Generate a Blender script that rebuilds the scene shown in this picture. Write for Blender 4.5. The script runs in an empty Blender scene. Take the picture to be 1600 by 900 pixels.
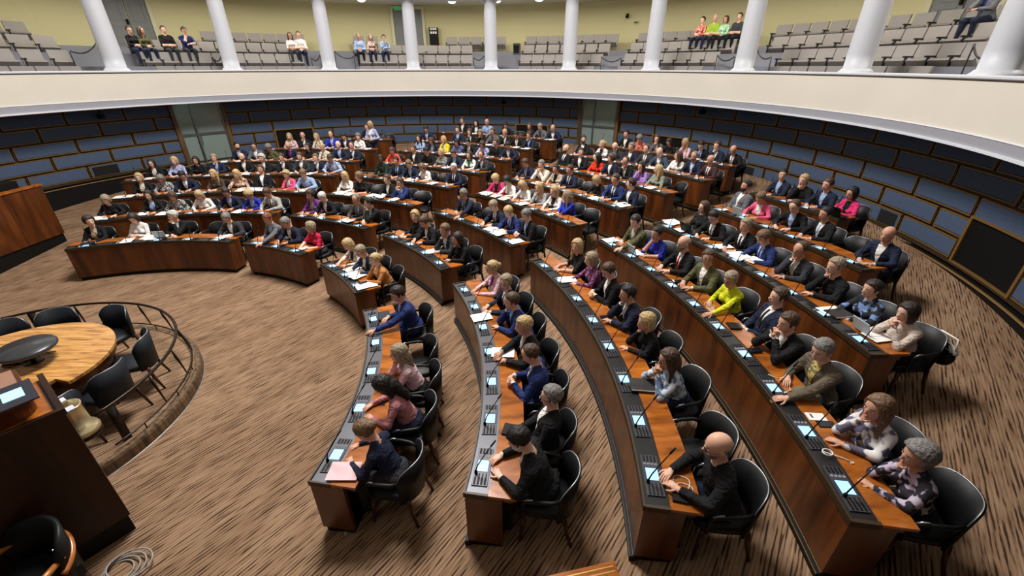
import bpy, bmesh, math, random
import numpy as np
from mathutils import Matrix, Vector
random.seed(7); RNG = np.random.default_rng(7)
scene = bpy.context.scene
COL = scene.collection
PI = math.pi
rad = math.radians

# ------------------------------------------------------------------ camera
F_PX, HOR, HC = 664.1, 103.2, 4.25
TILT = math.atan((450 - HOR) / F_PX)
cd = bpy.data.cameras.new('camera'); cam = bpy.data.objects.new('camera', cd); COL.objects.link(cam)
cam.location = (0, 0, HC); cam.rotation_euler = (PI / 2 - TILT, 0, 0)
cd.sensor_width = 36; cd.sensor_fit = 'HORIZONTAL'; cd.lens = F_PX / 1600 * 36; cd.clip_start = .05; cd.clip_end = 200
scene.camera = cam

# ------------------------------------------------------------------ view, world, light
vs = scene.view_settings
vs.view_transform = 'Standard'; vs.look = 'None'; vs.exposure = 0.0; vs.gamma = 1; vs.use_curve_mapping = False
w = bpy.data.worlds.new('world'); scene.world = w; w.use_nodes = True
w.node_tree.nodes['Background'].inputs[0].default_value = (.8, .88, 1, 1)
w.node_tree.nodes['Background'].inputs[1].default_value = .004
OX, OY = -2.78, 9.45          # centre of the round hall
CX, CY = -7.273, 3.545        # centre of the desk arcs
R_WALL, R_PAR, R_GW = 10.95, 10.02, 14.6
AXIS = 53.2
def area(name, loc, size, power, col=(1, 1, 1), rot=(0, 0, 0)):
    l = bpy.data.lights.new(name, 'AREA'); l.shape = 'DISK'; l.size = size; l.energy = power; l.color = col
    o = bpy.data.objects.new(name, l); o.location = loc; o.rotation_euler = rot; COL.objects.link(o); return o
area("dome_light", (OX, OY, 13.4), 4.6, 3150, (1, .97, .94))

# ------------------------------------------------------------------ photo pixel -> place
ct, st = math.cos(TILT), math.sin(TILT)
def ray(px, py):
    x = (px - 800) / F_PX; y = (py - 450) / F_PX
    return x, ct - y * st, -st - y * ct
def at_z(px, py, z):
    d = ray(px, py); k = (z - HC) / d[2]; return d[0] * k, d[1] * k
def at_cyl(px, py, R, ox=OX, oy=OY):
    """far intersection of the pixel's ray with an upright cylinder: angle (deg) and height"""
    d = ray(px, py); a = d[0] ** 2 + d[1] ** 2; b = -2 * (d[0] * ox + d[1] * oy); c = ox * ox + oy * oy - R * R
    k = (-b + math.sqrt(max(0, b * b - 4 * a * c))) / 2 / a
    X, Y = d[0] * k, d[1] * k
    return math.degrees(math.atan2(Y - oy, X - ox)), HC + d[2] * k
def floor_z(x, y):
    return max(0.0, .1 * (math.hypot(x - CX, y - CY) - 5.41))
def pol(R, deg, ox=CX, oy=CY):
    return ox + R * math.cos(rad(deg)), oy + R * math.sin(rad(deg))

# ------------------------------------------------------------------ materials
def srgb(r, g, b):
    f = lambda c: (c / 255 / 12.92) if c / 255 <= .04045 else ((c / 255 + .055) / 1.055) ** 2.4
    return (f(r), f(g), f(b), 1)
MATS = {}
def mat(name, col=None, rough=.6, metal=0, spec=.5, emit=0, ecol=None, build=None, coat=0):
    if name in MATS: return MATS[name]
    m = bpy.data.materials.new(name); m.use_nodes = True; nt = m.node_tree; p = nt.nodes['Principled BSDF']
    if col is not None: p.inputs['Base Color'].default_value = col
    p.inputs['Roughness'].default_value = rough; p.inputs['Metallic'].default_value = metal
    p.inputs['Specular IOR Level'].default_value = spec
    if coat: p.inputs['Coat Weight'].default_value = coat; p.inputs['Coat Roughness'].default_value = .15
    if emit:
        p.inputs['Emission Color'].default_value = ecol or col; p.inputs['Emission Strength'].default_value = emit
    if build: build(nt, p)
    MATS[name] = m; return m
def N(nt, t, **kw):
    n = nt.nodes.new(t)
    for k, v in kw.items():
        if k in n.inputs: n.inputs[k].default_value = v
        else: setattr(n, k, v)
    return n
def ramp(nt, fac, stops):
    r = nt.nodes.new('ShaderNodeValToRGB'); els = r.color_ramp.elements
    while len(els) < len(stops): els.new(.5)
    for e, (pos, c) in zip(els, stops): e.position = pos; e.color = c
    nt.links.new(fac, r.inputs[0]); return r
def wpos(nt, scale=(1, 1, 1), rotz=0, obj=False):
    if obj:
        g = nt.nodes.new('ShaderNodeTexCoord'); out = g.outputs['Object']
    else:
        g = nt.nodes.new('ShaderNodeNewGeometry'); out = g.outputs['Position']
    m = nt.nodes.new('ShaderNodeMapping'); m.vector_type = 'POINT'
    m.inputs['Rotation'].default_value = (0, 0, rotz); m.inputs['Scale'].default_value = scale
    nt.links.new(out, m.inputs[0]); return m.outputs[0]
def wood(c1, c2, c3, sc):
    def b(nt, p):
        v = wpos(nt, sc); n = N(nt, 'ShaderNodeTexNoise', Scale=1.0, Detail=5.0, Distortion=.6); nt.links.new(v, n.inputs['Vector'])
        r = ramp(nt, n.outputs[0], [(.3, c1), (.52, c2), (.72, c3)]); nt.links.new(r.outputs[0], p.inputs['Base Color'])
    return b
M_FRONT = mat('desk_front_wood', rough=.28, spec=.45, build=wood(srgb(54, 27, 12), srgb(90, 47, 20), srgb(114, 63, 28), (5, 5, .7)))
M_TOP = mat('desk_top_wood', rough=.22, spec=.5, build=wood(srgb(112, 58, 16), srgb(160, 90, 30), srgb(184, 110, 42), (2.2, 9, 9)))
M_OAK = mat('table_oak', rough=.3, build=wood(srgb(120, 76, 34), srgb(196, 142, 78), srgb(216, 168, 102), (3, 34, 4)))
M_WALNUT = mat('dark_walnut', rough=.35, spec=.3, build=wood(srgb(24, 12, 7), srgb(44, 22, 12), srgb(58, 30, 16), (5, 5, .7)))
M_LEGWOOD = mat('dark_leg_wood', rough=.35, build=wood(srgb(38, 18, 10), srgb(66, 32, 18), srgb(84, 44, 24), (6, 6, 2)))
M_ARMWOOD = mat('bent_arm_wood', rough=.2, build=wood(srgb(140, 80, 34), srgb(178, 108, 50), srgb(196, 126, 64), (8, 8, 3)))
M_BLACK = mat('black_plinth', srgb(12, 11, 11), .6, spec=.25)
M_LEATHER = mat('black_leather', srgb(15, 16, 18), .5, spec=.3)
M_NAVYLEATHER = mat('dark_blue_leather', srgb(24, 29, 36), .5, spec=.3)
M_CHROME = mat('polished_metal', srgb(214, 214, 216), .22, metal=1)
M_PIPING = mat('pale_piping', srgb(170, 172, 176), .35, metal=.6)
M_IRON = mat('dark_bronze_rail', srgb(44, 36, 30), .35, metal=.7)
M_BRASS = mat('aged_brass_trim', srgb(128, 98, 54), .45, metal=.3)
M_BRASS2 = mat('dark_brown_trim', srgb(58, 44, 26), .5, metal=.2)
M_CONSOLE = mat('grey_console', srgb(92, 92, 98), .4, metal=.3)
M_CONSOLE_D = mat('console_black', srgb(24, 24, 27), .38)
M_SCREEN = mat('lit_screen', srgb(150, 195, 235), .2, emit=.75, ecol=srgb(165, 208, 245))
M_SCREENB = mat('screen_bezel', srgb(44, 50, 84), .25)
M_PAPER = mat('white_paper', srgb(236, 234, 230), .8)
M_PINKPAPER = mat('pink_paper', srgb(236, 192, 198), .8)
M_FASCIA = mat('cream_plaster', rough=.75, build=lambda nt, p: (lambda n, r: (nt.links.new(wpos(nt, (.7, .7, .7)), n.inputs['Vector']), nt.links.new(r.outputs[0], p.inputs['Base Color'])))(*(lambda n: (n, ramp(nt, n.outputs[0], [(.3, srgb(214, 207, 194)), (.7, srgb(220, 213, 200))])))(N(nt, 'ShaderNodeTexNoise', Scale=1.0, Detail=3.0))))
M_WHITE = mat('white_paint', srgb(204, 206, 213), .5)
M_BAND = mat('pale_grey_band', srgb(178, 180, 190), .6)
M_YELLOW = mat('pale_yellow_plaster', srgb(210, 202, 156), .85)
M_CEIL = mat('ceiling_plaster', srgb(206, 200, 180), .9)
M_STAIR = mat('grey_stair_carpet', srgb(128, 128, 136), .95)
M_SEATF = mat('taupe_seat_fabric', srgb(146, 140, 136), .9)
M_SEATD = mat('taupe_cushion', srgb(116, 110, 106), .9)
M_ARM = mat('black_armrest', srgb(26, 24, 24), .5)
M_DOORG = mat('grey_door_paint', srgb(120, 122, 122), .55)
def blue_felt(nt, p):
    v = wpos(nt, (60, 60, 60)); n = N(nt, 'ShaderNodeTexNoise', Scale=1.0, Detail=2.0); nt.links.new(v, n.inputs['Vector'])
    r = ramp(nt, n.outputs[0], [(.3, srgb(66, 80, 104)), (.7, srgb(80, 95, 120))]); nt.links.new(r.outputs[0], p.inputs['Base Color'])
M_BLUE = mat('blue_felt', rough=.92, spec=.2, build=blue_felt)
def carpet(nt, p):
    v = wpos(nt, (1, 1, 1), rad(-AXIS))
    def streak(sx, sy, det, rough=.55):
        m = N(nt, 'ShaderNodeMapping'); m.inputs['Scale'].default_value = (sx, sy, 1); nt.links.new(v, m.inputs[0])
        n = N(nt, 'ShaderNodeTexNoise', Scale=1.0, Detail=det, Roughness=rough); nt.links.new(m.outputs[0], n.inputs['Vector']); return n.outputs[0]
    n2 = streak(4.0, 110, 2.0); n3 = streak(.5, 2.2, 2.0); wob = streak(1.1, 5.0, 1.0); gate = streak(3.2, 42, 2.0)
    sep = N(nt, 'ShaderNodeSeparateXYZ'); nt.links.new(v, sep.inputs[0])
    def M2(op, a, b):
        n = N(nt, 'ShaderNodeMath', operation=op)
        for i, q in enumerate((a, b)):
            if q is None: continue
            if isinstance(q, (int, float)): n.inputs[i].default_value = q
            else: nt.links.new(q, n.inputs[i])
        return n.outputs[0]
    ph = M2('ADD', M2('MULTIPLY', sep.outputs[1], 175.0), M2('MULTIPLY', wob, 9.0)); n1 = M2('ADD', M2('MULTIPLY', M2('SINE', ph, None), .11), gate)
    r1 = ramp(nt, n1, [(.34, srgb(70, 54, 43)), (.42, srgb(145, 120, 98)), (.66, srgb(168, 143, 120))])
    r2 = ramp(nt, n2, [(.34, srgb(170, 146, 126)), (.6, srgb(242, 232, 220))])
    r3 = ramp(nt, n3, [(.35, srgb(216, 208, 200)), (.65, srgb(255, 252, 248))])
    def mul(x, y, f):
        mx = N(nt, 'ShaderNodeMix', data_type='RGBA', blend_type='MULTIPLY'); mx.inputs[0].default_value = f; nt.links.new(x, mx.inputs[6]); nt.links.new(y, mx.inputs[7]); return mx.outputs[2]
    c = mul(mul(r1.outputs[0], r2.outputs[0], .55), r3.outputs[0], .8)
    nt.links.new(c, p.inputs['Base Color'])
    bp = N(nt, 'ShaderNodeBump', Strength=.2, Distance=.01); nt.links.new(n1, bp.inputs['Height']); nt.links.new(bp.outputs[0], p.inputs['Normal'])
M_CARPET = mat('streaked_brown_carpet', rough=.95, spec=.1, build=carpet)

# ------------------------------------------------------------------ mesh builder
class MB:
    def __init__(s): s.v = []; s.f = []; s.m = []; s.cur = 0
    def add(s, vs, fs, m=None):
        o = len(s.v); s.v += [tuple(p) for p in vs]; m = s.cur if m is None else m
        for f in fs: s.f.append(tuple(i + o for i in f)); s.m.append(m)
        return s
    def box(s, x0, x1, y0, y1, z0, z1, M=None, m=None):
        vs = [(x, y, z) for z in (z0, z1) for y in (y0, y1) for x in (x0, x1)]
        if M is not None: vs = [tuple(M @ Vector(p)) for p in vs]
        return s.add(vs, [(0, 2, 3, 1), (4, 5, 7, 6), (0, 1, 5, 4), (2, 6, 7, 3), (0, 4, 6, 2), (1, 3, 7, 5)], m)
    def arc(s, ox, oy, r0, r1, a0, a1, z0, z1, n=12, m=None, zfun=False):
        """block swept about a vertical axis; with zfun heights are measured from the sloping floor"""
        vs = []
        for i in range(n + 1):
            a = rad(a0 + (a1 - a0) * i / n); c, q = math.cos(a), math.sin(a)
            for r, z in ((r0, z0), (r1, z0), (r1, z1), (r0, z1)):
                x, y = ox + r * c, oy + r * q
                vs.append((x, y, z + (floor_z(x, y) if zfun else 0)))
        fs = []
        for i in range(n):
            b = 4 * i
            for j in range(4): fs.append((b + j, b + (j + 1) % 4, b + 4 + (j + 1) % 4, b + 4 + j))
        fs += [(3, 2, 1, 0), (4 * n, 4 * n + 1, 4 * n + 2, 4 * n + 3)]
        return s.add(vs, fs, m)
    def sweep(s, ox, oy, prof, a0, a1, n, closed=False, m=None):
        """profile of (r, z) points swept about a vertical axis"""
        k = len(prof); vs = []
        for i in range(n + (0 if closed else 1)):
            a = rad(a0 + (a1 - a0) * i / n); c, q = math.cos(a), math.sin(a)
            vs += [(ox + r * c, oy + r * q, z) for r, z in prof]
        L = len(vs) // k; fs = []
        for i in range(n):
            j = (i + 1) % L
            for t in range(k - 1): fs.append((i * k + t, j * k + t, j * k + t + 1, i * k + t + 1))
        return s.add(vs, fs, m)
    def lathe(s, prof, n=16, M=None, m=None):
        vs = []
        for i in range(n):
            a = 2 * PI * i / n; vs += [(r * math.cos(a), r * math.sin(a), z) for r, z in prof]
        if M is not None: vs = [tuple(M @ Vector(p)) for p in vs]
        k = len(prof); fs = [(i * k + t, ((i + 1) % n) * k + t, ((i + 1) % n) * k + t + 1, i * k + t + 1) for i in range(n) for t in range(k - 1)]
        if prof[0][0] > 1e-6: fs.append(tuple(i * k for i in range(n))[::-1])
        if prof[-1][0] > 1e-6: fs.append(tuple(i * k + k - 1 for i in range(n)))
        return s.add(vs, fs, m)
    def tube(s, pts, r, n=6, m=None, closed=False):
        pts = [Vector(p) for p in pts]; L = len(pts); rs = r if isinstance(r, (list, tuple)) else [r] * L; vs = []
        up = Vector((0, 0, 1)); px = None
        for i, p in enumerate(pts):
            d = (pts[(i + 1) % L] - pts[i - 1]) if closed else (pts[min(i + 1, L - 1)] - pts[max(i - 1, 0)])
            d.normalize(); ref = px if px is not None else (up if abs(d.z) < .9 else Vector((1, 0, 0)))
            x = (ref - d * ref.dot(d)); x = x.normalized() if x.length > 1e-6 else Vector((1, 0, 0)); y = d.cross(x); px = x
            vs += [tuple(p + (x * math.cos(2 * PI * j / n) + y * math.sin(2 * PI * j / n)) * rs[i]) for j in range(n)]
        fs = []
        for i in range(L if closed else L - 1):
            a, b = i * n, ((i + 1) % L) * n
            fs += [(a + j, a + (j + 1) % n, b + (j + 1) % n, b + j) for j in range(n)]
        if not closed: fs += [tuple(range(n))[::-1], tuple((L - 1) * n + j for j in range(n))]
        return s.add(vs, fs, m)
    def ball(s, c, r, nu=10, nv=6, M=None, m=None):
        rx, ry, rz = r if isinstance(r, (list, tuple)) else (r, r, r)
        prof = [(math.sin(PI * j / nv), -math.cos(PI * j / nv)) for j in range(nv + 1)]
        T = Matrix.Translation(c) @ (M.to_4x4() if M is not None else Matrix()) @ Matrix.Diagonal((rx, ry, rz, 1))
        return s.lathe([(max(a, 1e-9), b) for a, b in prof], nu, T, m)
    def mesh(s, name, smooth=False):
        me = bpy.data.meshes.new(name); me.from_pydata(s.v, [], s.f); me.update()
        if any(s.m): me.polygons.foreach_set('material_index', s.m)
        if smooth: me.polygons.foreach_set('use_smooth', [True] * len(s.f))
        return me
    def build(s, name, mats, parent=None, smooth=False, loc=None, rotz=None):
        return link(name, s.mesh(name, smooth), mats, parent, loc, rotz)
def link(name, me, mats, parent=None, loc=None, rotz=None):
    if mats is not None and not me.materials:
        for m in (mats if isinstance(mats, (list, tuple)) else [mats]): me.materials.append(m)
    o = bpy.data.objects.new(name, me); COL.objects.link(o)
    if parent: o.parent = parent
    if loc: o.location = loc
    if rotz is not None: o.rotation_euler = (0, 0, rotz)
    return o
def empty(name, loc=(0, 0, 0), rotz=0):
    o = bpy.data.objects.new(name, None); COL.objects.link(o); o.location = loc; o.rotation_euler = (0, 0, rotz); o.empty_display_size = .1; return o
def tag(o, label=None, cat=None, group=None, kind=None):
    if label: o['label'] = label
    if cat: o['category'] = cat
    if group: o['group'] = group
    if kind: o['kind'] = kind
    return o
def struct(o): o['kind'] = 'structure'; return o
# ------------------------------------------------------------------ the round hall
def make_floor():
    mb = MB(); nr, na = 70, 180
    vs = [(OX, OY, floor_z(OX, OY))]
    for i in range(1, nr + 1):
        r = (R_WALL + .05) * i / nr
        for j in range(na):
            a = 2 * PI * j / na; x, y = OX + r * math.cos(a), OY + r * math.sin(a); vs.append((x, y, floor_z(x, y)))
    fs = [(0, 1 + j, 1 + (j + 1) % na) for j in range(na)]
    for i in range(nr - 1):
        for j in range(na):
            a = 1 + i * na + j; b = 1 + i * na + (j + 1) % na; fs.append((a, a + na, b + na, b))
    mb.add(vs, fs); return struct(mb.build('floor', M_CARPET, smooth=True))
floor = make_floor()

# wall under the gallery: backing, plinth and blue felt panels in brass frames
NP, PITCH = 46, 360 / 46
PH0 = -12.3                                     # left edge of one lower-course panel
Z_COURSE = [1.185 + .39 * i for i in range(5)]   # five courses of panels
mb = MB(); mb.arc(OX, OY, R_WALL + .06, R_WALL + .3, -40, 215, -.1, 3.38, 160)
M_WALLB = mat('wall_backing', srgb(50, 42, 34), .8)
wall = struct(mb.build('wall_back', M_WALLB))
mb = MB(); mb.sweep(OX, OY, [(R_WALL + .06, -.05), (R_WALL - .1, -.05), (R_WALL - .1, 1.02), (R_WALL - .07, 1.04), (R_WALL - .07, 1.06), (R_WALL + .06, 1.06)], -40, 215, 160)
base = struct(mb.build('baseboard_back', M_BLACK))
mb = MB(); mb.sweep(OX, OY, [(R_WALL - .11, 1.03), (R_WALL - .125, 1.045), (R_WALL - .11, 1.06), (R_WALL - .08, 1.06)], -40, 215, 160); mb.build('brass_bead', M_BRASS, base)
mb = MB(); mb.sweep(OX, OY, [(R_WALL + .06, 1.1), (R_WALL - .02, 1.1), (R_WALL - .02, 1.15), (R_WALL + .06, 1.15)], -40, 215, 160); mb.build('brass_rail', M_BRASS2, base)
DOORS = [(51.0, 58.8), (136.9, 144.4)]           # glazed doors, angle ranges
NICHES = [(66.8, 74.2), (120.7, 128.0), (34.9, 42.2), (-20.4, -13.1)]
def in_any(a, lst, w=0): return any(lo - w < a < hi + w for lo, hi in lst)
PW = PITCH - .60                                 # panel width in degrees
def panel_mesh(w, h, name):
    """felt panel with soft rounded edge, centred on angle 0, bottom at z 0"""
    prof = [(0, .0), (-.02, .006), (-.026, .02), (-.026, h - .02), (-.02, h - .006), (0, h)]
    mb = MB(); mb.sweep(0, 0, [(R_WALL + .03 + a, z) for a, z in prof], -w / 2, w / 2, 8)
    k = len(prof); mb.add([mb.v[i] for i in range(k)], [tuple(range(k))]); mb.add([mb.v[8 * k + i] for i in range(k)], [tuple(range(k))[::-1]])
    return mb.mesh(name)
def frame_mesh(w, h, t, name, d=.03):
    mb = MB(); ta = math.degrees(t / R_WALL)
    for z0, z1, a0, a1 in ((-t, 0, -w / 2 - ta, w / 2 + ta), (h, h + t, -w / 2 - ta, w / 2 + ta)): mb.arc(0, 0, R_WALL + .03 - d, R_WALL + .05, a0, a1, z0, z1, 8)
    for a0, a1 in ((-w / 2 - ta, -w / 2), (w / 2, w / 2 + ta)): mb.arc(0, 0, R_WALL + .03 - d, R_WALL + .05, a0, a1, 0, h, 1)
    return mb.mesh(name)
PM = {}
def add_panel(ac, z, w, h):
    key = (round(w, 2), round(h, 2))
    if key not in PM: PM[key] = (panel_mesh(w, h, 'panel'), frame_mesh(w, h, .02, 'panel_frame'))
    o = link('panel', PM[key][0], M_BLUE, wall, (OX, OY, z), rad(ac))
    link('panel_frame', PM[key][1], M_BRASS, o)
hh = .30
for c in range(5):
    z = Z_COURSE[c]; off = 0 if c % 2 == 0 else PITCH / 2
    for i in range(-4, 27):
        a0 = PH0 + off + i * PITCH - (PITCH - .0) * 0; a1 = a0 + PW
        if a1 < -30 or a0 > 178: continue
        lo, hi = a0, a1; cut = list(DOORS) + (NICHES if c < 2 else [])
        for d0, d1 in cut:
            if d0 - .3 < lo < d1 + .3: lo = d1 + .5
            if d0 - .3 < hi < d1 + .3: hi = d0 - .5
        spl = [(lo, hi)]
        for d0, d1 in cut:
            if lo < d0 and hi > d1: spl = [(lo, d0 - .5), (d1 + .5, hi)]
        for lo, hi in spl:
            if hi - lo > .8: add_panel((lo + hi) / 2, z, hi - lo, hh)
        # little brass key-block between neighbouring panels
    mbk = MB()
    for i in range(-4, 27):
        a = PH0 + off + i * PITCH - .30
        if -29 < a < 177 and not in_any(a, DOORS, .6) and not (c < 2 and in_any(a, NICHES, .5)):
            mbk.arc(OX, OY, R_WALL - .005, R_WALL + .05, a - .075, a + .075, z + .05, z + hh - .05, 1)
    mbk.build('joint_strip', M_BRASS2, wall)
M_DARK = mat('dark_void', srgb(10, 9, 9), .9)
M_MESH = mat('dark_grille', srgb(9, 9, 9), .7, spec=.2)
for a0, a1 in NICHES:                            # dark recesses framed in brass
    mb = MB(); mb.arc(OX, OY, R_WALL + .01, R_WALL + .055, a0, a1, 1.17, 1.95, 8)
    n = mb.build('recess_grille', M_MESH, wall)
    mb = MB()
    for z0, z1, b0, b1 in ((1.14, 1.17, a0 - .3, a1 + .3), (1.95, 1.985, a0 - .3, a1 + .3), (1.17, 1.95, a0 - .3, a0), (1.17, 1.95, a1, a1 + .3)): mb.arc(OX, OY, R_WALL - .03, R_WALL + .055, b0, b1, z0, z1, 8)
    mb.build('recess_frame', M_BRASS, n)
for px, py, w_ in ((167, 268, 3.6), (1381, 352, 2.6), (1168, 262, 2.6)):   # small dark vents in the lowest course
    a, z = at_cyl(px, py, R_WALL); mb = MB(); mb.arc(OX, OY, R_WALL - .004, R_WALL + .03, a - w_ / 2, a + w_ / 2, 1.18, 1.17 + hh - .01, 4); mb.build('vent_grille', M_DARK, wall)
# glazed double doors
M_GLASS = mat('pale_green_glass', srgb(168, 184, 178), .08, spec=.6, build=lambda nt, p: (p.inputs['Transmission Weight'].__setattr__('default_value', .55)))
M_STEEL = mat('brushed_steel', srgb(120, 124, 128), .35, metal=.8)
M_LOBBY = mat('lobby_plaster', srgb(160, 168, 160), .8)
M_DOORPOST = mat('door_post_wood', rough=.4, build=wood(srgb(60, 40, 18), srgb(96, 66, 30), srgb(112, 80, 40), (5, 5, .7)))
for di, (a0, a1) in enumerate(DOORS):
    am = (a0 + a1) / 2; zf = floor_z(*pol(R_WALL, am, OX, OY)); root = struct(empty('door_%d' % (di + 1), (*pol(R_WALL, am, OX, OY), zf)))
    def part(name, mb, m):
        o = mb.build(name, m); o.parent = root; o.matrix_parent_inverse = Matrix.Translation((-root.location.x, -root.location.y, -root.location.z)); return o
    for q0, q1 in ((a0, (a0 * .35 + a1 * .65)), ((a0 * .35 + a1 * .65) + .12, a1)):
        for z0, z1 in ((zf + .03, 2.02), (2.1, 3.3)):
            mb = MB(); mb.arc(OX, OY, R_WALL, R_WALL + .02, q0 + .15, q1 - .15, z0, z1, 3); part('pane', mb, M_GLASS)
    mb = MB()
    for q in (a0, a0 * .35 + a1 * .65, a1): mb.arc(OX, OY, R_WALL - .04, R_WALL + .06, q - .14, q + .14, zf, 3.35, 1)
    mb.arc(OX, OY, R_WALL - .03, R_WALL + .05, a0, a1, 2.02, 2.1, 6); part('door_frame', mb, M_STEEL)
    mb = MB()
    for q in (a0 - .45, a1 + .45): mb.arc(OX, OY, R_WALL - .08, R_WALL + .1, q - .3, q + .3, zf, 3.4, 1)
    part('door_post', mb, M_DOORPOST)
    mb = MB(); mb.tube([(*pol(R_WALL - .06, a0 * .35 + a1 * .65 - .35, OX, OY), zf + .9), (*pol(R_WALL - .06, a0 * .35 + a1 * .65 - .35, OX, OY), zf + 1.25)], .012); part('door_handle', mb, M_CHROME)
    # lit lobby behind the glass
    mb = MB(); mb.arc(OX, OY, R_WALL + 1.6, R_WALL + 1.7, a0 - 4, a1 + 4, zf - .1, 3.6, 8); mb.arc(OX, OY, R_WALL + .3, R_WALL + 1.7, a0 - 4, a1 + 4, zf - .1, zf - .02, 8)
    part('lobby_wall', mb, M_LOBBY)
    l = bpy.data.lights.new('lobby_light', 'POINT'); l.energy = 22; l.color = (.85, 1, .95); l.shadow_soft_size = .05
    lo = bpy.data.objects.new('lobby_light', l); lo.location = (*pol(R_WALL + 1.0, am, OX, OY), 3.45); COL.objects.link(lo)
# doors cut the backing wall: rebuild the backing in pieces between the doors
mb = MB()
for a0, a1 in ((-40, DOORS[0][0]), (DOORS[0][1], DOORS[1][0]), (DOORS[1][1], 215)): mb.arc(OX, OY, R_WALL + .06, R_WALL + .3, a0, a1, -.1, 3.38, 80)
wall.data = mb.mesh('wall_back'); wall.data.materials.append(M_WALLB)
for o_, seg in ((base, 0),):
    mb = MB()
    for a0, a1 in ((-40, DOORS[0][0] - .7), (DOORS[0][1] + .7, DOORS[1][0] - .7), (DOORS[1][1] + .7, 215)):
        mb.sweep(OX, OY, [(R_WALL + .06, -.05), (R_WALL - .1, -.05), (R_WALL - .1, 1.02), (R_WALL - .07, 1.04), (R_WALL - .07, 1.06), (R_WALL + .06, 1.06)], a0, a1, 60)
    base.data = mb.mesh('baseboard_back'); base.data.materials.append(M_BLACK)

# gallery parapet and soffit
FULL = (-180, 180)
def ring(name, prof, m, parent=None, n=220, a0=-180, a1=180):
    mb = MB(); mb.sweep(OX, OY, prof, a0, a1, n, closed=(a1 - a0 >= 360)); return mb.build(name, m, parent, smooth=False)
par = struct(ring('wall_parapet', [(R_PAR + .12, 4.07), (R_PAR, 4.07), (R_PAR, 3.34), (R_PAR + .12, 3.34)], M_FASCIA))
ring('parapet_cap', [(R_PAR + .2, 4.05), (R_PAR + .2, 4.13), (R_PAR - .02, 4.13), (R_PAR - .035, 4.115), (R_PAR - .035, 4.09), (R_PAR - .02, 4.075), (R_PAR + .02, 4.07)], M_WHITE, par)
ring('cap_shadow_strip', [(R_PAR - .006, 4.068), (R_PAR - .006, 4.055), (R_PAR + .01, 4.055)], M_BRASS2, par)  # dark strip proud of the face, coloured as the shade beneath the cap
ring('grey_band', [(R_PAR + .02, 3.34), (R_PAR - .02, 3.335), (R_PAR + .02, 3.19), (R_PAR + .03, 3.17)], M_BAND, par)
ring('band_bead', [(R_PAR + .01, 3.36), (R_PAR - .02, 3.355), (R_PAR - .03, 3.345), (R_PAR - .02, 3.335), (R_PAR, 3.33)], M_WHITE, par)
ring('lower_lip', [(R_PAR + .03, 3.18), (R_PAR - .005, 3.175), (R_PAR - .01, 3.14), (R_PAR + .03, 3.13), (R_PAR + .12, 3.15)], M_WHITE, par)
struct(ring('ceiling_soffit', [(R_PAR + .06, 3.16), (R_PAR + .12, 3.2), (R_WALL + .3, 3.38)], mat('soffit_paint', srgb(40, 37, 34), .9)))
# gallery tiers
TB = [11.1, 11.95, 12.8, 13.65]; TZ = [3.40, 3.84, 4.24, 4.63]
prof = [(R_PAR + .1, 3.40), (TB[0] + .1, 3.40)]
for i in (1, 2, 3): prof += [(TB[i - 1] + .1, TZ[i]), (TB[i] + .1, TZ[i])]
prof += [(TB[3] + .1, 4.86), (R_GW + .1, 4.86)]
struct(ring('floor_gallery', prof, M_STAIR))
gw = struct(ring('wall_gallery', [(R_GW, 3.3), (R_GW, 6.78)], M_YELLOW, a0=-60, a1=240, n=180))
struct(ring('ceiling_gallery', [(R_PAR - .1, 6.78), (R_GW + .1, 6.78)], M_CEIL))
ent = struct(ring('ceiling_entablature', [(R_PAR + .7, 6.78), (R_PAR + .62, 6.5), (R_PAR + .02, 6.5), (R_PAR - .02, 6.56), (R_PAR - .06, 6.62), (R_PAR - .06, 7.3), (R_PAR - .3, 7.4), (R_PAR - .35, 7.6)], M_WHITE))
dome = [(R_PAR - .35, 7.6)] + [((R_PAR - .35) * math.cos(t) * 1.0, 7.6 + 6.6 * math.sin(t)) for t in [PI / 2 * i / 14 for i in range(1, 14)]] + [(.05, 14.2)]
struct(ring('ceiling_dome', dome, mat('dome_plaster', srgb(150, 142, 124), .9), n=96))
# columns
COLS = [151.5, 133.5, 115.1, 97.1, 79.3, 61.3, 43.1, 24.6, 5.7, -12.4, -30.5, 169.6]
RC = R_PAR + .36
pr = [(.33, 4.06), (.33, 4.14), (.30, 4.16), (.27, 4.2)] + [(.255 - .03 * t * t, 4.2 + 2.2 * t) for t in [i / 8 for i in range(9)]] + [(.25, 6.42), (.29, 6.46), (.29, 6.52)]
me = MB().lathe([(0.001, 4.06)] + pr, 28).mesh('column', True)
for i, a in enumerate(COLS):
    x, y = pol(RC, a, OX, OY); o = link('column', me, M_WHITE, None, (x, y, 0))
    tag(o, 'round white gallery column, %s from the left edge of the picture' % ['first','second','third','fourth','fifth','sixth','seventh','eighth','ninth','tenth','eleventh','twelfth'][i] if a > -13 and a < 160 else 'round white gallery column outside the view', 'column', 'columns along the gallery')
    if a > 160: tag(o, 'round white gallery column beyond the left end of the row')
    if a < -13: tag(o, 'round white gallery column beyond the right end of the row')
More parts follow.
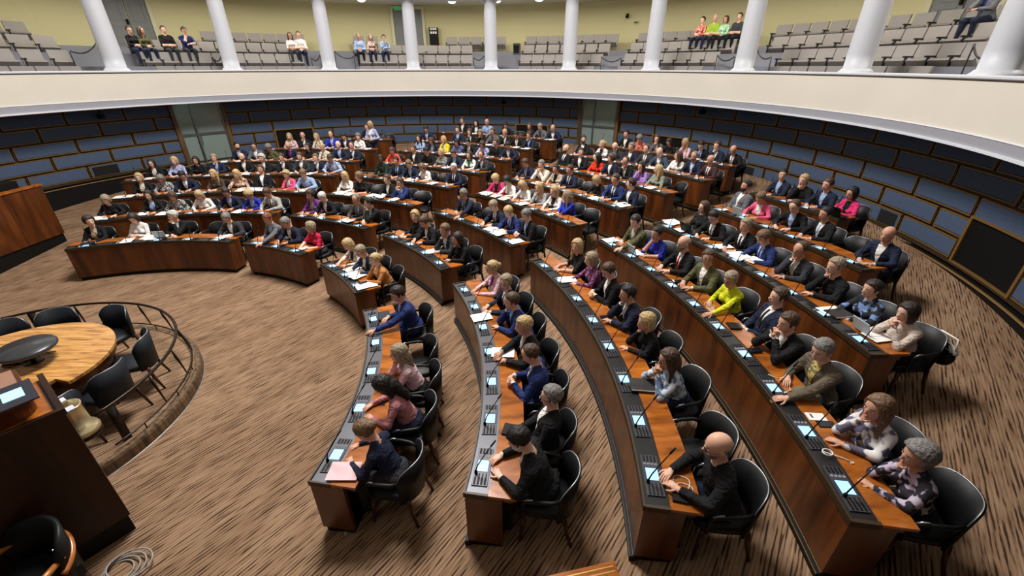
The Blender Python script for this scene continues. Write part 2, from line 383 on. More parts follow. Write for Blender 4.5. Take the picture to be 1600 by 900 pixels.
# plinth wall carrying the columns
# ------------------------------------------------------------------ rows of curved desks
ROW_R = [5.41, 6.93, 8.45, 9.94, 11.32, 12.77, 14.12, 15.5]
def row_z(k): return .15 * (k - 1)
SECT = dict(a=(80.2, 115.2), b=(56.3, 75.7), c=(30.9, 50.7), d=(-8.8, 25.6))
BLK = {}
for k in range(1, 9):
    for s_, (lo, hi) in SECT.items():
        if k == 1 and s_ == 'b': lo, hi = 58.2, 76
        if k == 1 and s_ == 'c': lo, hi = 32.8, 50.1
        if s_ == 'a': hi = {5: 103.6, 6: 98.2, 7: 88.0}.get(k, hi)
        if s_ == 'd': lo = {5: 1.8, 6: 10.3, 7: 17.4}.get(k, lo)
        if k == 8:
            if s_ in 'ad': continue
            lo, hi = (55.6, 74.6) if s_ == 'b' else (31.9, 49.8)
        BLK[(k, s_)] = (lo, hi)
NSEAT = {(1, 'a'): 5, (1, 'b'): 3, (1, 'c'): 3, (1, 'd'): 5, (2, 'a'): 7, (2, 'b'): 4, (2, 'c'): 4, (2, 'd'): 7, (3, 'a'): 8, (3, 'b'): 5, (3, 'c'): 5, (3, 'd'): 8,
         (4, 'a'): 10, (4, 'b'): 6, (4, 'c'): 6, (4, 'd'): 10, (5, 'a'): 8, (5, 'b'): 7, (5, 'c'): 7, (5, 'd'): 8, (6, 'a'): 7, (6, 'b'): 8, (6, 'c'): 8, (6, 'd'): 6,
         (7, 'a'): 3, (7, 'b'): 8, (7, 'c'): 9, (7, 'd'): 4, (8, 'b'): 8, (8, 'c'): 8}
ORD = ['front', 'second', 'third', 'fourth', 'fifth', 'sixth', 'seventh', 'eighth']
SNAME = dict(a='left block', b='left-centre block', c='right-centre block', d='right block')
def blk_name(k, s): return '%s row, %s' % (ORD[k - 1], SNAME[s])
def keep(o, root):
    o.parent = root; o.matrix_parent_inverse = root.matrix_basis.inverted(); return o
# console unit, local x along the desk, y away from the hall's centre
def console_meshes(fine):
    A = MB(); A.box(-.21, .21, -.072, .072, 0, .012)
    S = MB(); S.box(-.062, .064, -.052, .052, .013, .0165)
    Z = MB(); Z.box(-.066, .072, -.062, .062, .012, .0145)
    B = MB()
    for i in range(4):
        y = -.048 + .032 * i
        B.box(.142, .2, y - .008, y + .008, .012, .018); B.box(-.2, -.125, y - .008, y + .008, .012, .018); B.box(-.115, -.085, y - .005, y + .005, .012, .017)
    R = MB()
    for i in range(4): R.tube([(.11 + .009 * math.cos(t), -.048 + .032 * i + .009 * math.sin(t), .015) for t in [PI / 3 * j for j in range(6)]], .0028, 3, closed=True)
    return [m.mesh(n) for m, n in ((A, 'console'), (S, 'screen'), (Z, 'bezel'), (B, 'slider_keys'), (R, 'button_rings'))]
CM = console_meshes(True); CM[0].materials.append(mat('console_grey_plate', srgb(70, 70, 76), .4, metal=.3))
mb = MB(); mb.lathe([(.016, 0), (.014, .03), (.006, .04)], 8); mb.tube([(0, 0, .035), (0, .02, .11), (-.02, .085, .23), (-.045, .15, .33)], [.0065, .006, .0055, .005], 5); mb.tube([(-.042, .14, .318), (-.058, .18, .375)], [.009, .008], 6)
ME_MIC = mb.mesh('microphone', True)
M_RING = mat('button_ring', srgb(205, 210, 215), .3, emit=.15, ecol=srgb(205, 215, 220))
DESKS = {}
for (k, s_), (lo, hi) in BLK.items():
    R = ROW_R[k - 1]; z = row_z(k); n = max(6, int((hi - lo) / 1.6)); am = (lo + hi) / 2
    root = empty('curved_desk', (*pol(R + .15, am), z)); DESKS[(k, s_)] = root
    tag(root, 'curved brown wooden desk with consoles, %s' % blk_name(k, s_), 'desk', 'curved desks in rows')
    P = lambda mb, name, m: keep(mb.build(name, m), root)
    ea = math.degrees(.045 / R)
    mb = MB(); mb.arc(CX, CY, R + .005, R + .05, lo, hi, z + .09, z + .735, n); P(mb, 'front_panel', M_FRONT)
    for a0, a1 in ((lo, lo + ea), (hi - ea, hi)):
        mb = MB(); mb.arc(CX, CY, R + .05, R + .34, a0, a1, z + .09, z + .735, 1); P(mb, 'end_panel', M_FRONT)
    mb = MB(); mb.arc(CX, CY, R + .03, R + .33, lo + ea * .4, hi - ea * .4, -.06, .095, n, zfun=True); P(mb, 'plinth', M_BLACK)
    mb = MB(); mb.arc(CX, CY, R + .05, R + .43, lo + ea, hi - ea, z + .645, z + .735, n); P(mb, 'drawer_shelf', M_FRONT)
    mb = MB(); mb.arc(CX, CY, R + .215, R + .47, lo, hi, z + .737, z + .765, n); P(mb, 'writing_top', M_TOP)
    mb = MB(); mb.arc(CX, CY, R + .012, R + .213, lo, hi, z + .737, z + .756, n); P(mb, 'console_strip', M_CONSOLE_D if k >= 3 or s_ in 'abc' else M_CONSOLE)
    mb = MB(); mb.arc(CX, CY, R - .006, R + .012, lo - .05, hi + .05, z + .715, z + .775, n)
    for a0, a1 in ((lo - .06, lo + .12), (hi - .12, hi + .06)): mb.arc(CX, CY, R - .006, R + .215, a0, a1, z + .715, z + .772, 1)
    P(mb, 'edge_trim', M_BRASS2)
    if k >= 2:
        mb = MB(); mb.arc(CX, CY, R - .028, R + .03, lo, hi, -.03, .07, n, zfun=True); P(mb, 'kick_strip', M_BLACK)
        mb = MB(); mb.arc(CX, CY, R - .031, R - .028, lo, hi, .06, .07, n, zfun=True); mb.arc(CX, CY, R - .004, R + .0, lo, hi, .085, .093, n, zfun=True); P(mb, 'metal_line', M_BRASS if k > 3 else mat('dull_steel', srgb(74, 74, 74), .5, metal=.4))
    ns = NSEAT[(k, s_)]
    for i in range(ns):
        ph = lo + (hi - lo) * (i + .5) / ns; x, y = pol(R + .113, ph); rz = rad(ph) - PI / 2
        c = link('console', CM[0], None, root, (x - root.location.x, y - root.location.y, .756), rz + PI)
        link('screen', CM[1], M_SCREEN, c)
        if k <= 5 or s_ in 'cd':
            link('bezel', CM[2], M_SCREENB, c)
        if (s_ == 'd' and k <= 6) or (s_ == 'c' and k <= 4) or k <= 2:
            link('slider_keys', CM[3], M_BLACK, c)['kind'] = 'stuff'; link('button_rings', CM[4], M_RING, c)['kind'] = 'stuff'
        link('microphone', ME_MIC, M_BLACK, root, (x - root.location.x, y - root.location.y, .768), rz).location += Vector((.085 * math.cos(rz) + .05 * math.sin(rz), .085 * math.sin(rz) - .05 * math.cos(rz), 0))
# ------------------------------------------------------------------ black tub chairs, facing +y
def shell(mb, r0, r1, a0, a1, n, zlo, zhi, cy=.0, m=0):
    k = 0; vs = []
    for i in range(n + 1):
        t = i / n; a = rad(a0 + (a1 - a0) * t); f = abs(2 * t - 1); h = zhi - (zhi - .70) * f ** 5; b = .012 * math.sin(PI * t)
        for r, z in ((r0, zlo), (r1, zlo), (r1 + .03, h), (r0 + .03, h)): vs.append((r * math.cos(a), cy + r * math.sin(a), z))
    fs = []
    for i in range(n):
        for j in range(4): fs.append((4 * i + j, 4 * i + (j + 1) % 4, 4 * i + 4 + (j + 1) % 4, 4 * i + 4 + j))
    fs += [(3, 2, 1, 0), (4 * n, 4 * n + 1, 4 * n + 2, 4 * n + 3)]; mb.add(vs, fs, m)
def chair_parts():
    out = {}
    mb = MB(); pts = [(.228 * math.copysign(abs(math.cos(t)) ** .55, math.cos(t)), .02 + .24 * math.copysign(abs(math.sin(t)) ** .55, math.sin(t))) for t in [2 * PI * i / 20 for i in range(20)]]
    vs = [(x * s, (y - .02) * s + .02, z) for z, s in ((.37, .93), (.385, 1), (.43, 1), (.452, .9)) for x, y in pts]
    fs = [(i * 20 + j, i * 20 + (j + 1) % 20, (i + 1) * 20 + (j + 1) % 20, (i + 1) * 20 + j) for i in range(3) for j in range(20)] + [tuple(range(20))[::-1], tuple(60 + j for j in range(20))]
    mb.add(vs, fs); out['seat'] = mb
    mb = MB(); shell(mb, .245, .272, 206, 334, 14, .36, .83); out['backrest'] = mb
    mb = MB(); P = []
    for i in range(17):
        t = i / 16; a = rad(206 + 128 * t); f = abs(2 * t - 1); h = .83 - (.83 - .70) * f ** 5; P.append((.287 * math.cos(a), .287 * math.sin(a), h + .003))
    mb.tube(P, .005, 5); out['piping'] = mb
    for s, nm in ((-1, 'armrest'), (1, 'armrest2')):
        mb = MB(); mb.tube([(s * .235, -.135, .66), (s * .265, -.06, .665), (s * .275, .05, .665), (s * .272, .15, .655), (s * .262, .19, .62), (s * .25, .195, .5), (s * .238, .18, .40)], [.018, .02, .02, .02, .018, .016, .014], 7); out[nm] = mb
    for s, nm in ((-1, 'arm_cap'), (1, 'arm_cap2')):
        mb = MB(); mb.tube([(s * .2735, .105, .6815), (s * .272, .15, .675), (s * .264, .185, .645)], [.008, .010, .008], 5); out[nm] = mb
    for nm, x, y, dx, dy in (('leg', -.2, .19, -.02, .03), ('leg2', .2, .19, .02, .03), ('leg3', -.19, -.18, -.03, -.09), ('leg4', .19, -.18, .03, -.09)):
        mb = MB(); mb.tube([(x, y, .38), (x + dx * .4, y + dy * .35, .2), (x + dx, y + dy, .0)], [.024, .02, .014], 7); out[nm] = mb
    return out
CH = chair_parts(); CH_ME = {n: m.mesh(n.rstrip('234'), True) for n, m in CH.items()}
mbj = MB()
for n, m in CH.items(): mbj.add(m.v, m.f, 1 if n == 'piping' or n[:7] == 'arm_cap' else 2 if n.startswith('leg') else 0)
ME_CHAIR = mbj.mesh('tub_chair', True)
for m in (M_LEATHER, M_PIPING, M_LEGWOOD): ME_CHAIR.materials.append(m)
CH_MAT = dict(seat=M_LEATHER, backrest=M_LEATHER, piping=M_PIPING, armrest=M_LEATHER, armrest2=M_LEATHER, arm_cap=M_PIPING, arm_cap2=M_PIPING, leg=M_LEGWOOD, leg2=M_LEGWOOD, leg3=M_LEGWOOD, leg4=M_LEGWOOD)
for n in CH_ME: CH_ME[n].materials.append(CH_MAT[n])
def add_chair(loc, rz, label, group, parts=True, leather=None, arms=True):
    if not parts:
        o = link('tub_chair', ME_CHAIR, None, None, loc, rz); return tag(o, label, 'chair', group)
    r = empty('tub_chair', loc, rz); tag(r, label, 'chair', group)
    for n, me in CH_ME.items():
        if not arms and n[:3] == 'arm': continue
        q = link(n.rstrip('234'), me, None, r)
        if leather and n[:3] in ('sea', 'bac', 'arm') and n[:7] != 'arm_cap': q.material_slots[0].link = 'OBJECT'; q.material_slots[0].material = leather
    return r
# ------------------------------------------------------------------ people: smooth-union figures
def _rc(P, a, b, ra, rb):
    ab = b - a; L = max(1e-9, float(ab @ ab)); t = np.clip(((P - a) @ ab) / L, 0, 1)
    return np.linalg.norm(P - a - t[..., None] * ab, axis=-1) - (ra + (rb - ra) * t)
def _el(P, c, r, M):
    q = (P - c) @ M; k0 = np.linalg.norm(q / r, axis=-1); k1 = np.linalg.norm(q / (r * r), axis=-1)
    return np.where(k1 > 1e-9, k0 * (k0 - 1) / np.maximum(k1, 1e-9), -min(r))
class Fig:
    """list of rounded primitives; each carries a material slot"""
    def __init__(s, k=.03): s.p = []; s.k = k
    def rc(s, a, b, ra, rb, m, k=None): s.p.append(('r', np.array(a, float), np.array(b, float), ra, rb, m, k or s.k))
    def el(s, c, r, m, M=None, k=None): s.p.append(('e', np.array(c, float), np.array(r, float), np.eye(3) if M is None else M, None, m, k or s.k))
    def one(s, q, P): return _rc(P, q[1], q[2], q[3], q[4]) if q[0] == 'r' else _el(P, q[1], q[2], q[3])
    def box(s, q):
        if q[0] == 'r': r = max(q[3], q[4]); return np.minimum(q[1], q[2]) - r, np.maximum(q[1], q[2]) + r
        r = max(q[2]); return q[1] - r, q[1] + r
    def eval(s, P):
        d = np.full(P.shape[:-1], 9.)
        for q in s.p:
            e = s.one(q, P); k = q[6]; h = np.clip(.5 + .5 * (d - e) / k, 0, 1); d = d * (1 - h) + e * h - k * h * (1 - h)
        return d
    def field(s, xs, ys, zs):
        S = np.full((len(xs), len(ys), len(zs)), 9.)
        for q in s.p:
            lo, hi = s.box(q); mg = .07
            i0, i1 = np.searchsorted(xs, lo[0] - mg), np.searchsorted(xs, hi[0] + mg)
            j0, j1 = np.searchsorted(ys, lo[1] - mg), np.searchsorted(ys, hi[1] + mg)
            k0, k1 = np.searchsorted(zs, lo[2] - mg), np.searchsorted(zs, hi[2] + mg)
            P = np.stack(np.meshgrid(xs[i0:i1], ys[j0:j1], zs[k0:k1], indexing='ij'), -1)
            e = s.one(q, P); d = S[i0:i1, j0:j1, k0:k1]; k = q[6]
            h = np.clip(.5 + .5 * (d - e) / k, 0, 1); S[i0:i1, j0:j1, k0:k1] = d * (1 - h) + e * h - k * h * (1 - h)
        return S
    def slots(s, P):
        best = np.full(len(P), 9.); m = np.zeros(len(P), int)
        for q in s.p:
            e = s.one(q, P); w = e < best; best[w] = e[w]; m[w] = q[5]
        return m
def nets(S, xs, ys, zs):
    """naive surface nets on a rectilinear grid"""
    I = S < 0; nx, ny, nz = S.shape
    c = I[:-1, :-1, :-1].astype(int)
    for a, b, d in ((1, 0, 0), (0, 1, 0), (0, 0, 1), (1, 1, 0), (1, 0, 1), (0, 1, 1), (1, 1, 1)): c = c + I[a:nx - 1 + a, b:ny - 1 + b, d:nz - 1 + d]
    act = (c > 0) & (c < 8); idx = np.full(act.shape, -1); ii = np.argwhere(act); idx[act] = np.arange(len(ii))
    acc = np.zeros((len(ii), 3)); cnt = np.zeros(len(ii)); G = (xs, ys, zs)
    i, j, k = ii.T
    for ax in range(3):
        for u in (0, 1):
            for v in (0, 1):
                o = [0, 0, 0]; o[(ax + 1) % 3] = u; o[(ax + 2) % 3] = v; e = list(o); e[ax] = 1
                s0 = S[i + o[0], j + o[1], k + o[2]]; s1 = S[i + e[0], j + e[1], k + e[2]]; w = (s0 < 0) != (s1 < 0)
                t = np.where(w, s0 / np.where(w, s0 - s1, 1), 0)
                P = np.stack([G[q][ii[:, q] + o[q]] for q in range(3)], 1); P[:, ax] += t * (G[ax][ii[:, ax] + 1] - G[ax][ii[:, ax]])
                acc[w] += P[w]; cnt[w] += 1
    V = acc / cnt[:, None]; faces = []
    for ax in range(3):
        sl0 = [slice(1, -1)] * 3; sl1 = [slice(1, -1)] * 3; sl0[ax] = slice(0, -1); sl1[ax] = slice(1, None)
        a = I[tuple(sl0)]; b = I[tuple(sl1)]; e = np.argwhere(a != b); 
        if len(e) == 0: continue
        sgn = a[tuple(e.T)]; base = e + 1; base[:, ax] -= 1
        q = []
        for u, v in ((0, 0), (1, 0), (1, 1), (0, 1)):
            t = base.copy(); t[:, (ax + 1) % 3] -= u; t[:, (ax + 2) % 3] -= v; q.append(idx[tuple(t.T)])
        q = np.stack(q, 1); q[~sgn] = q[~sgn][:, ::-1]; faces.append(q)
    Fq = np.concatenate(faces); Fq = Fq[(Fq >= 0).all(1)]
    return V, Fq
def rot(rx=0, ry=0, rz=0):
    cx, sx, cy, sy, cz, sz = math.cos(rx), math.sin(rx), math.cos(ry), math.sin(ry), math.cos(rz), math.sin(rz)
    return np.array([[cz, -sz, 0], [sz, cz, 0], [0, 0, 1]]) @ np.array([[cy, 0, sy], [0, 1, 0], [-sy, 0, cy]]) @ np.array([[1, 0, 0], [0, cx, -sx], [0, sx, cx]])
SKIN, TOP, TRO, SHOE, EYEW, EYED, LIP, CUFF, SLV = range(9)      # material slots of a body
def ik(a, t, l1, l2, pole):
    d = t - a; L = np.linalg.norm(d); 
    if L > (l1 + l2) * .995: t = a + d / L * (l1 + l2) * .995; d = t - a; L = np.linalg.norm(d)
    u = d / L; c = (l1 * l1 + L * L - l2 * l2) / (2 * L); h = math.sqrt(max(0, l1 * l1 - c * c)); p = pole - u * (pole @ u); p = p / np.linalg.norm(p)
    return a + u * c + p * h, t
class TubeSet:
    def __init__(s): s.v = []; s.f = []; s.m = []
    def tube(s, pts, rs, m, n=6):
        mb = MB(); mb.tube(pts, rs, n); o = len(s.v); s.v += mb.v; s.f += [tuple(i + o for i in f) for f in mb.f]; s.m += [m] * len(mb.f)
    def ball(s, c, r, m, M=None, nu=8, nv=5):
        mb = MB(); mb.ball(tuple(c), tuple(r), nu, nv, Matrix(M.tolist()) if M is not None else None); o = len(s.v); s.v += mb.v; s.f += [tuple(i + o for i in f) for f in mb.f]; s.m += [m] * len(mb.f)
def hand(fg, ts, wrist, fdir, nrm, side, curl):
    """palm with four unequal bent fingers and a thumb; fdir = pointing direction, nrm = back of the hand"""
    f = fdir / np.linalg.norm(fdir); n = nrm - f * (nrm @ f); n = n / np.linalg.norm(n); x = np.cross(f, n) * side   # x towards the thumb
    M = np.stack([x, f, n], 1)
    fg.el(wrist + f * .05, (.038, .052, .017), SKIN, M, k=.015)
    for i, (o, L, up) in enumerate(((.029, .074, 0), (.010, .083, .003), (-.009, .078, .002), (-.027, .060, -.001))):
        p0 = wrist + f * .085 + x * o; a = curl * (.8 + .12 * i); d1 = f * math.cos(a) - n * math.sin(a); a2 = a + curl * 1.1; d2 = f * math.cos(a2) - n * math.sin(a2)
        p1 = p0 + d1 * L * .5; p2 = p1 + d2 * L * .5
        ts.tube([p0 - f * .02, p0, p1, p2, p2 + d2 * .006], [.0085, .009, .0085, .007, .003], SKIN)
    t0 = wrist + f * .03 + x * .03; td = f * .62 + x * .72 - n * .3; td = td / np.linalg.norm(td); t1 = t0 + td * .035; t2 = t1 + (f * .9 + x * .25 - n * .35) * .032
    ts.tube([t0 - td * .01, t0, t1, t2, t2 + f * .005], [.011, .0115, .0105, .008, .003], SKIN)
DESK = .695      # desk top above the floor a person sits on
POSES = {  # lean, head(yaw, pitch), right hand, left hand, options
 'U': dict(lean=14, head=(0, -8), R=(.10, .42, DESK + .035), L=(-.10, .40, DESK + .035)),
 'V': dict(lean=12, head=(42, -4), R=(.12, .40, DESK + .035), L=(-.08, .42, DESK + .035)),
 'D': dict(lean=22, head=(6, -34), R=(.13, .44, DESK + .035), L=(-.12, .40, DESK + .035)),
 'C': dict(lean=18, head=(4, -8), R='chin', L=(-.04, .38, DESK + .035)),
 'K': dict(lean=18, head=(38, -6), R='chin', L=(-.04, .38, DESK + .035)),
 'P': dict(lean=20, head=(0, -10), R='mouth', L='mouth'),
 'L': dict(lean=-6, head=(0, -2), R=(.035, .27, .68), L=(-.035, .26, .685)),
 'M': dict(lean=-4, head=(36, 0), R=(.06, .29, .66), L=(-.05, .28, .66)),
 'E': dict(lean=16, head=(-12, -20), R=(.22, .60, DESK + .04), L=(-.1, .36, DESK + .035)),
 'F': dict(lean=10, head=(10, -30), R=(.06, .34, .78), L=(-.06, .34, .78)),
 'S': dict(lean=3, head=(10, -12), R=(.12, .24, 1.08), L=(-.14, .22, 1.05), stand=1),
}
HEADS = {}
def head_prims(fg, c, M):
    H = 1.06
    h = lambda p: c + M @ (np.array(p, float) * H)
    fg.el(h((0, -.012, .03)), np.array((.076, .096, .09)) * H, SKIN, M, k=.02); fg.el(h((0, .03, -.02)), np.array((.061, .058, .084)) * H, SKIN, M, k=.02)
    fg.rc(h((0, .02, -.04)), h((0, .048, -.088)), .053, .026, SKIN, k=.02)
    fg.rc(h((0, .09, .008)), h((0, .104, -.026)), .007, .0115, SKIN, k=.012)
    for s in (-1, 1): fg.el(h((s * .078, -.012, -.004)), (.010, .02, .031), SKIN, M, k=.01)
def make_body(pose, sex):
    q = POSES[pose]; fem = sex == 'f'; fg = Fig(.035); ts = TubeSet(); stand = q.get('stand')
    lean = rad(q['lean']); z0 = .95 if stand else .545; pel = np.array([0, 0, z0]); u = np.array([0, math.sin(lean), math.cos(lean)]); fw = np.array([0, math.cos(lean), -math.sin(lean)])
    Mt = rot(-lean); W = .88 if fem else 1.0; b = .0 if fem else .008
    at = lambda x, up, f: pel + u * up + fw * f + np.array([x, 0, 0])
    fg.el(at(0, .0, -.01), (.178 * (1.02 if fem else 1), .135, .12), TRO, Mt)
    fg.el(at(0, .13, 0), (.150 * W + b, .118 + b, .13), TOP, Mt); fg.el(at(0, .28, -.005), (.162 * W + b, .118 * W + b, .165), TOP, Mt)
    sh = .168 * W + .002
    fg.rc(at(-sh + .03, .385, -.012), at(sh - .03, .385, -.012), .062 * W + b, .062 * W + b, TOP)
    for s in (-1, 1): fg.rc(at(s * .03, .455, -.02), at(s * (sh - .03), .40, -.015), .045 * W, .05 * W, TOP)
    if not fem: fg.el(at(0, .02, 0), (.182, .145, .1), TOP, Mt)
    if fem:
        for s in (-1, 1): fg.el(at(s * .072, .27, .085), (.066, .055, .062), TOP, Mt, k=.03)
    yaw, pitch = rad(q['head'][0]), rad(q['head'][1]); hz = .628 if not fem else .608
    hc = pel + u * .50 + np.array([0, .02 + .02 * math.sin(lean), hz - .50]) + np.array([0, max(0, -pitch) * .06, -max(0, -pitch) * .03]); MH = rot(0, 0, yaw) @ rot(pitch)
    fg.rc(at(0, .44, -.012), hc + MH @ np.array([0, -.02, -.06]), .057 * (.9 if fem else 1), .054 * (.88 if fem else 1), SKIN, k=.025)
    head_prims(fg, hc, MH)
    tor = Fig(.035); tor.p = list(fg.p)
    # legs
    for s in (-1, 1):
        if stand:
            kn = np.array([s * .095, .03, .5]); an = np.array([s * .10, .0, .085]); fg.rc((s * .09, 0, .9), kn, .088, .062, TRO); fg.rc(kn, an, .06, .042, TRO)
        else:
            kn = np.array([s * .115, .40, .515]); an = np.array([s * .12, .38 + .03 * s, .09]); fg.rc((s * .088, .03, .535), kn, .086, .066, TRO); fg.rc(kn, an, .06, .043, TRO)
        fg.rc(an + (0, -.03, -.035), an + (s * .015, .15, -.05), .042, .034, SHOE, k=.02)
    # arms
    for s, key in ((1, 'R'), (-1, 'L')):
        t = q[key]; S0 = at(s * sh, .375, -.012); pole = np.array([s * .75, -.25, -1.])
        if t == 'chin': t = hc + MH @ np.array([s * .03, .075, -.155]); pole = np.array([s * .35, .5, -1.]); fd = np.array([-s * .15, -.05, 1.]); nr = np.array([s * .5, .8, 0]); curl = 1.0
        elif t == 'mouth': t = hc + MH @ np.array([s * .025, .135, -.17]); pole = np.array([s * .7, .5, -1.]); fd = np.array([-s * .25, -.1, 1.]); nr = np.array([s * .9, .5, 0]); curl = .9
        else:
            t = np.array(t, float); fd = None; nr = np.array([s * .25, -.1, 1.]); curl = .42
            if pose in 'LMF': nr = np.array([s * .8, .4, .5]); curl = .75
        el, wr = ik(S0, t, .285 * (.95 if fem else 1), .255 * (.95 if fem else 1), pole)
        if not isinstance(q[key], str) and not stand and pose not in 'LMF' and el[2] < DESK + .05 and el[1] > .2: el[2] = DESK + .05
        aw = (.9 if fem else 1)
        fg.rc(S0, el, .055 * aw + b, .045 * aw + b * .6, TOP); mid = el + (wr - el) * .12; fg.rc(el, mid, .047 * aw + b * .6, .045 * aw + b * .6, TOP, k=.02)
        w2 = el + (wr - el) * .86; fg.rc(mid, w2, .045 * aw + b * .6, .035 * aw + b * .4, SLV, k=.02); w3 = el + (wr - el) * .93; fg.rc(w2, w3, .0335, .032, CUFF, k=.008); fg.rc(w3, wr, .029, .026, SKIN, k=.01)
        f = (wr - el) / np.linalg.norm(wr - el)
        if fd is None: fd = f + np.array([-s * .25, 0, 0]); fd[2] *= .3
        hand(fg, ts, wr, fd, nr, s, curl)
    # face
    h = lambda p: hc + MH @ (np.array(p, float) * 1.06)
    for s in (-1, 1):
        ts.ball(h((s * .031, .0775, .004)), (.0115, .008, .0052), EYEW, MH); ts.ball(h((s * .031, .0835, .004)), (.0056, .0042, .0056), EYED, MH)
        ts.tube([h((s * .015, .0875, .024)), h((s * .032, .0855, .029)), h((s * .048, .074, .024))], [.003, .004, .002], EYED, 5)
    ts.ball(h((0, .0865, -.058)), (.023, .0075, .0065), LIP, MH)
    # surface
    zt = hc[2] - .14
    g = .0125
    xs = np.arange(-.52, .521, g); ys = np.arange(-.26, .92, g); zs = np.concatenate([np.arange(-.02, zt, g), np.arange(zt, hc[2] + .16, .009)])
    Sf = fg.field(xs, ys, zs); V, Q = nets(Sf, xs, ys, zs); sl = fg.slots(V)
    fm = sl[Q]; fm = np.where((fm[:, 0] == fm[:, 1]) | (fm[:, 0] == fm[:, 2]), fm[:, 0], fm[:, 1])
    o = len(V); vs = V.tolist() + [tuple(p) for p in ts.v]; fs = Q.tolist() + [tuple(i + o for i in f) for f in ts.f]; ms = fm.tolist() + ts.m
    me = bpy.data.meshes.new('person'); me.from_pydata(vs, [], fs); me.update(); me.polygons.foreach_set('material_index', ms); me.polygons.foreach_set('use_smooth', [True] * len(fs))
    for _ in range(9): me.materials.append(None)
    def patch(rows, lift):
        """strip laid on the chest: rows of (height along the spine, half width)"""
        pts = []; 
        for up, wd in rows:
            for t in (-1, -.33, .33, 1): pts.append((t * wd, up))
        P0 = np.array([at(x, up, .34) for x, up in pts]); d = np.zeros(len(pts))
        for _ in range(60):
            e = tor.eval(P0 - fw * d[:, None]); d += np.maximum(e - .0, 0) * .8
        P = P0 - fw * (d - lift)[:, None]; n = len(rows); fs = [(4 * i + j, 4 * i + j + 1, 4 * i + 5 + j, 4 * i + 4 + j) for i in range(n - 1) for j in range(3)]
        mb = MB(); mb.add(P.tolist(), fs); return mb.mesh('shirt_front', True)
    tk = np.linspace(0, 1, 9)
    shirt = patch([(.455 - .30 * t, .058 * (1 - t) + .006) for t in tk], .004)
    tie = patch([(.435 - .27 * t, .013 + .016 * t) for t in tk], .009)
    wide = patch([(.455 - .36 * t, .062 - .012 * t) for t in tk], .004)
    return dict(me=me, shirt=shirt, tie=tie, wide=wide, head=Matrix.Translation(hc.tolist()) @ Matrix(MH.tolist()).to_4x4() @ Matrix.Scale(1.06, 4))
# hair, built once per style in the head's own frame
def make_hair(style):
    xs = np.arange(-.16, .161, .0085); ys = np.arange(-.19, .15, .0085); zs = np.arange(-.36 if style == 'lg' else -.2, .19, .0085)
    P = np.stack(np.meshgrid(xs, ys, zs, indexing='ij'), -1); x, y, z = P[..., 0], P[..., 1], P[..., 2]
    smin = lambda a, b, k: np.minimum(a, b) - np.maximum(k - np.abs(a - b), 0) ** 2 / (4 * k)
    wob = .004 * np.sin(x * 90 + 3 * np.sin(y * 60)) * np.sin(z * 70 + y * 50)
    E = lambda c, r: _el(P, np.array(c), np.array(r), np.eye(3))
    thick = dict(sh=.010, rc=.007, bb=.016, lg=.014, up=.009, cu=.026, bd=.005)[style]
    cap = E((0, -.014, .032), (.078 + thick, .098 + thick, .092 + thick)) + wob
    def plane(yo, sl=.6627): return .83 * (y - yo - .0) - .55 * (z - .08) * (sl / .6627)
    def yb(top, temple):
        q = np.where(z > .045, temple + (np.clip(z - .045, 0, 1) / .045) ** 1.6 * (top - temple), np.where(z > -.022, temple - .011, -.02 + (z + .022) * .5))
        return q + .004 * np.sin(z * 160 + x * 120)
    if style in ('sh', 'cu', 'up'):
        cut = (y - yb(.088, .036)) * .8; d = np.maximum(cap, cut); d = np.maximum(d, -z - (.078 if style != 'cu' else .095))
        if style == 'up': d = smin(d, E((0, -.118, .02), (.045, .04, .045)) + wob, .02)
    elif style == 'rc': d = np.maximum(np.maximum(cap, (y - np.minimum(yb(.03, .026), .03)) * .8), -z - .075)
    elif style == 'bd':
        d = np.maximum(np.maximum(cap, plane(.03)), np.maximum(z - .03, -z - .065))
    else:
        fr = np.maximum(np.abs(x) - .052, np.maximum(z - .075, -.0 - (y - .01)))   # face opening
        side = E((0, -.02, -.03), (.098, .09, .115)) + wob
        d = smin(cap, side, .03); d = np.maximum(d, -fr); d = np.maximum(d, plane(.068, .25)); d = np.maximum(d, -z - .125)
        if style == 'lg':
            for s in (-1, 1): d = smin(d, _rc(P, np.array((s * .07, -.02, -.05)), np.array((s * .085, .015, -.25)), .034, .02) + wob, .02)
            d = smin(d, _rc(P, np.array((0, -.07, -.05)), np.array((0, -.085, -.28)), .075, .05) + wob, .03)
    V, Q = nets(d, xs, ys, zs); me = bpy.data.meshes.new('hair'); me.from_pydata(V.tolist(), [], Q.tolist()); me.update(); me.polygons.foreach_set('use_smooth', [True] * len(Q)); me.materials.append(None); return me
def face_cover(kind):
    xs = np.arange(-.1, .101, .007); ys = np.arange(-.03, .15, .007); zs = np.arange(-.16, .03, .007); P = np.stack(np.meshgrid(xs, ys, zs, indexing='ij'), -1); y, z = P[..., 1], P[..., 2]
    d = np.minimum(_el(P, np.array((0, .034, -.02)), np.array((.070, .064, .088)), np.eye(3)), _rc(P, np.array((0, .02, -.04)), np.array((0, .05, -.09)), .061, .035))
    d = np.maximum(d, (z + .03) + .25 * np.abs(y - .07) if kind == 'beard' else z + .022); d = np.maximum(d, .012 - y)
    if kind == 'beard': d = np.maximum(d, -_el(P, np.array((0, .105, -.058)), np.array((.026, .03, .010)), np.eye(3)))
    V, Q = nets(d, xs, ys, zs); me = bpy.data.meshes.new(kind); me.from_pydata(V.tolist(), [], Q.tolist()); me.update(); me.polygons.foreach_set('use_smooth', [True] * len(Q)); me.materials.append(None); return me
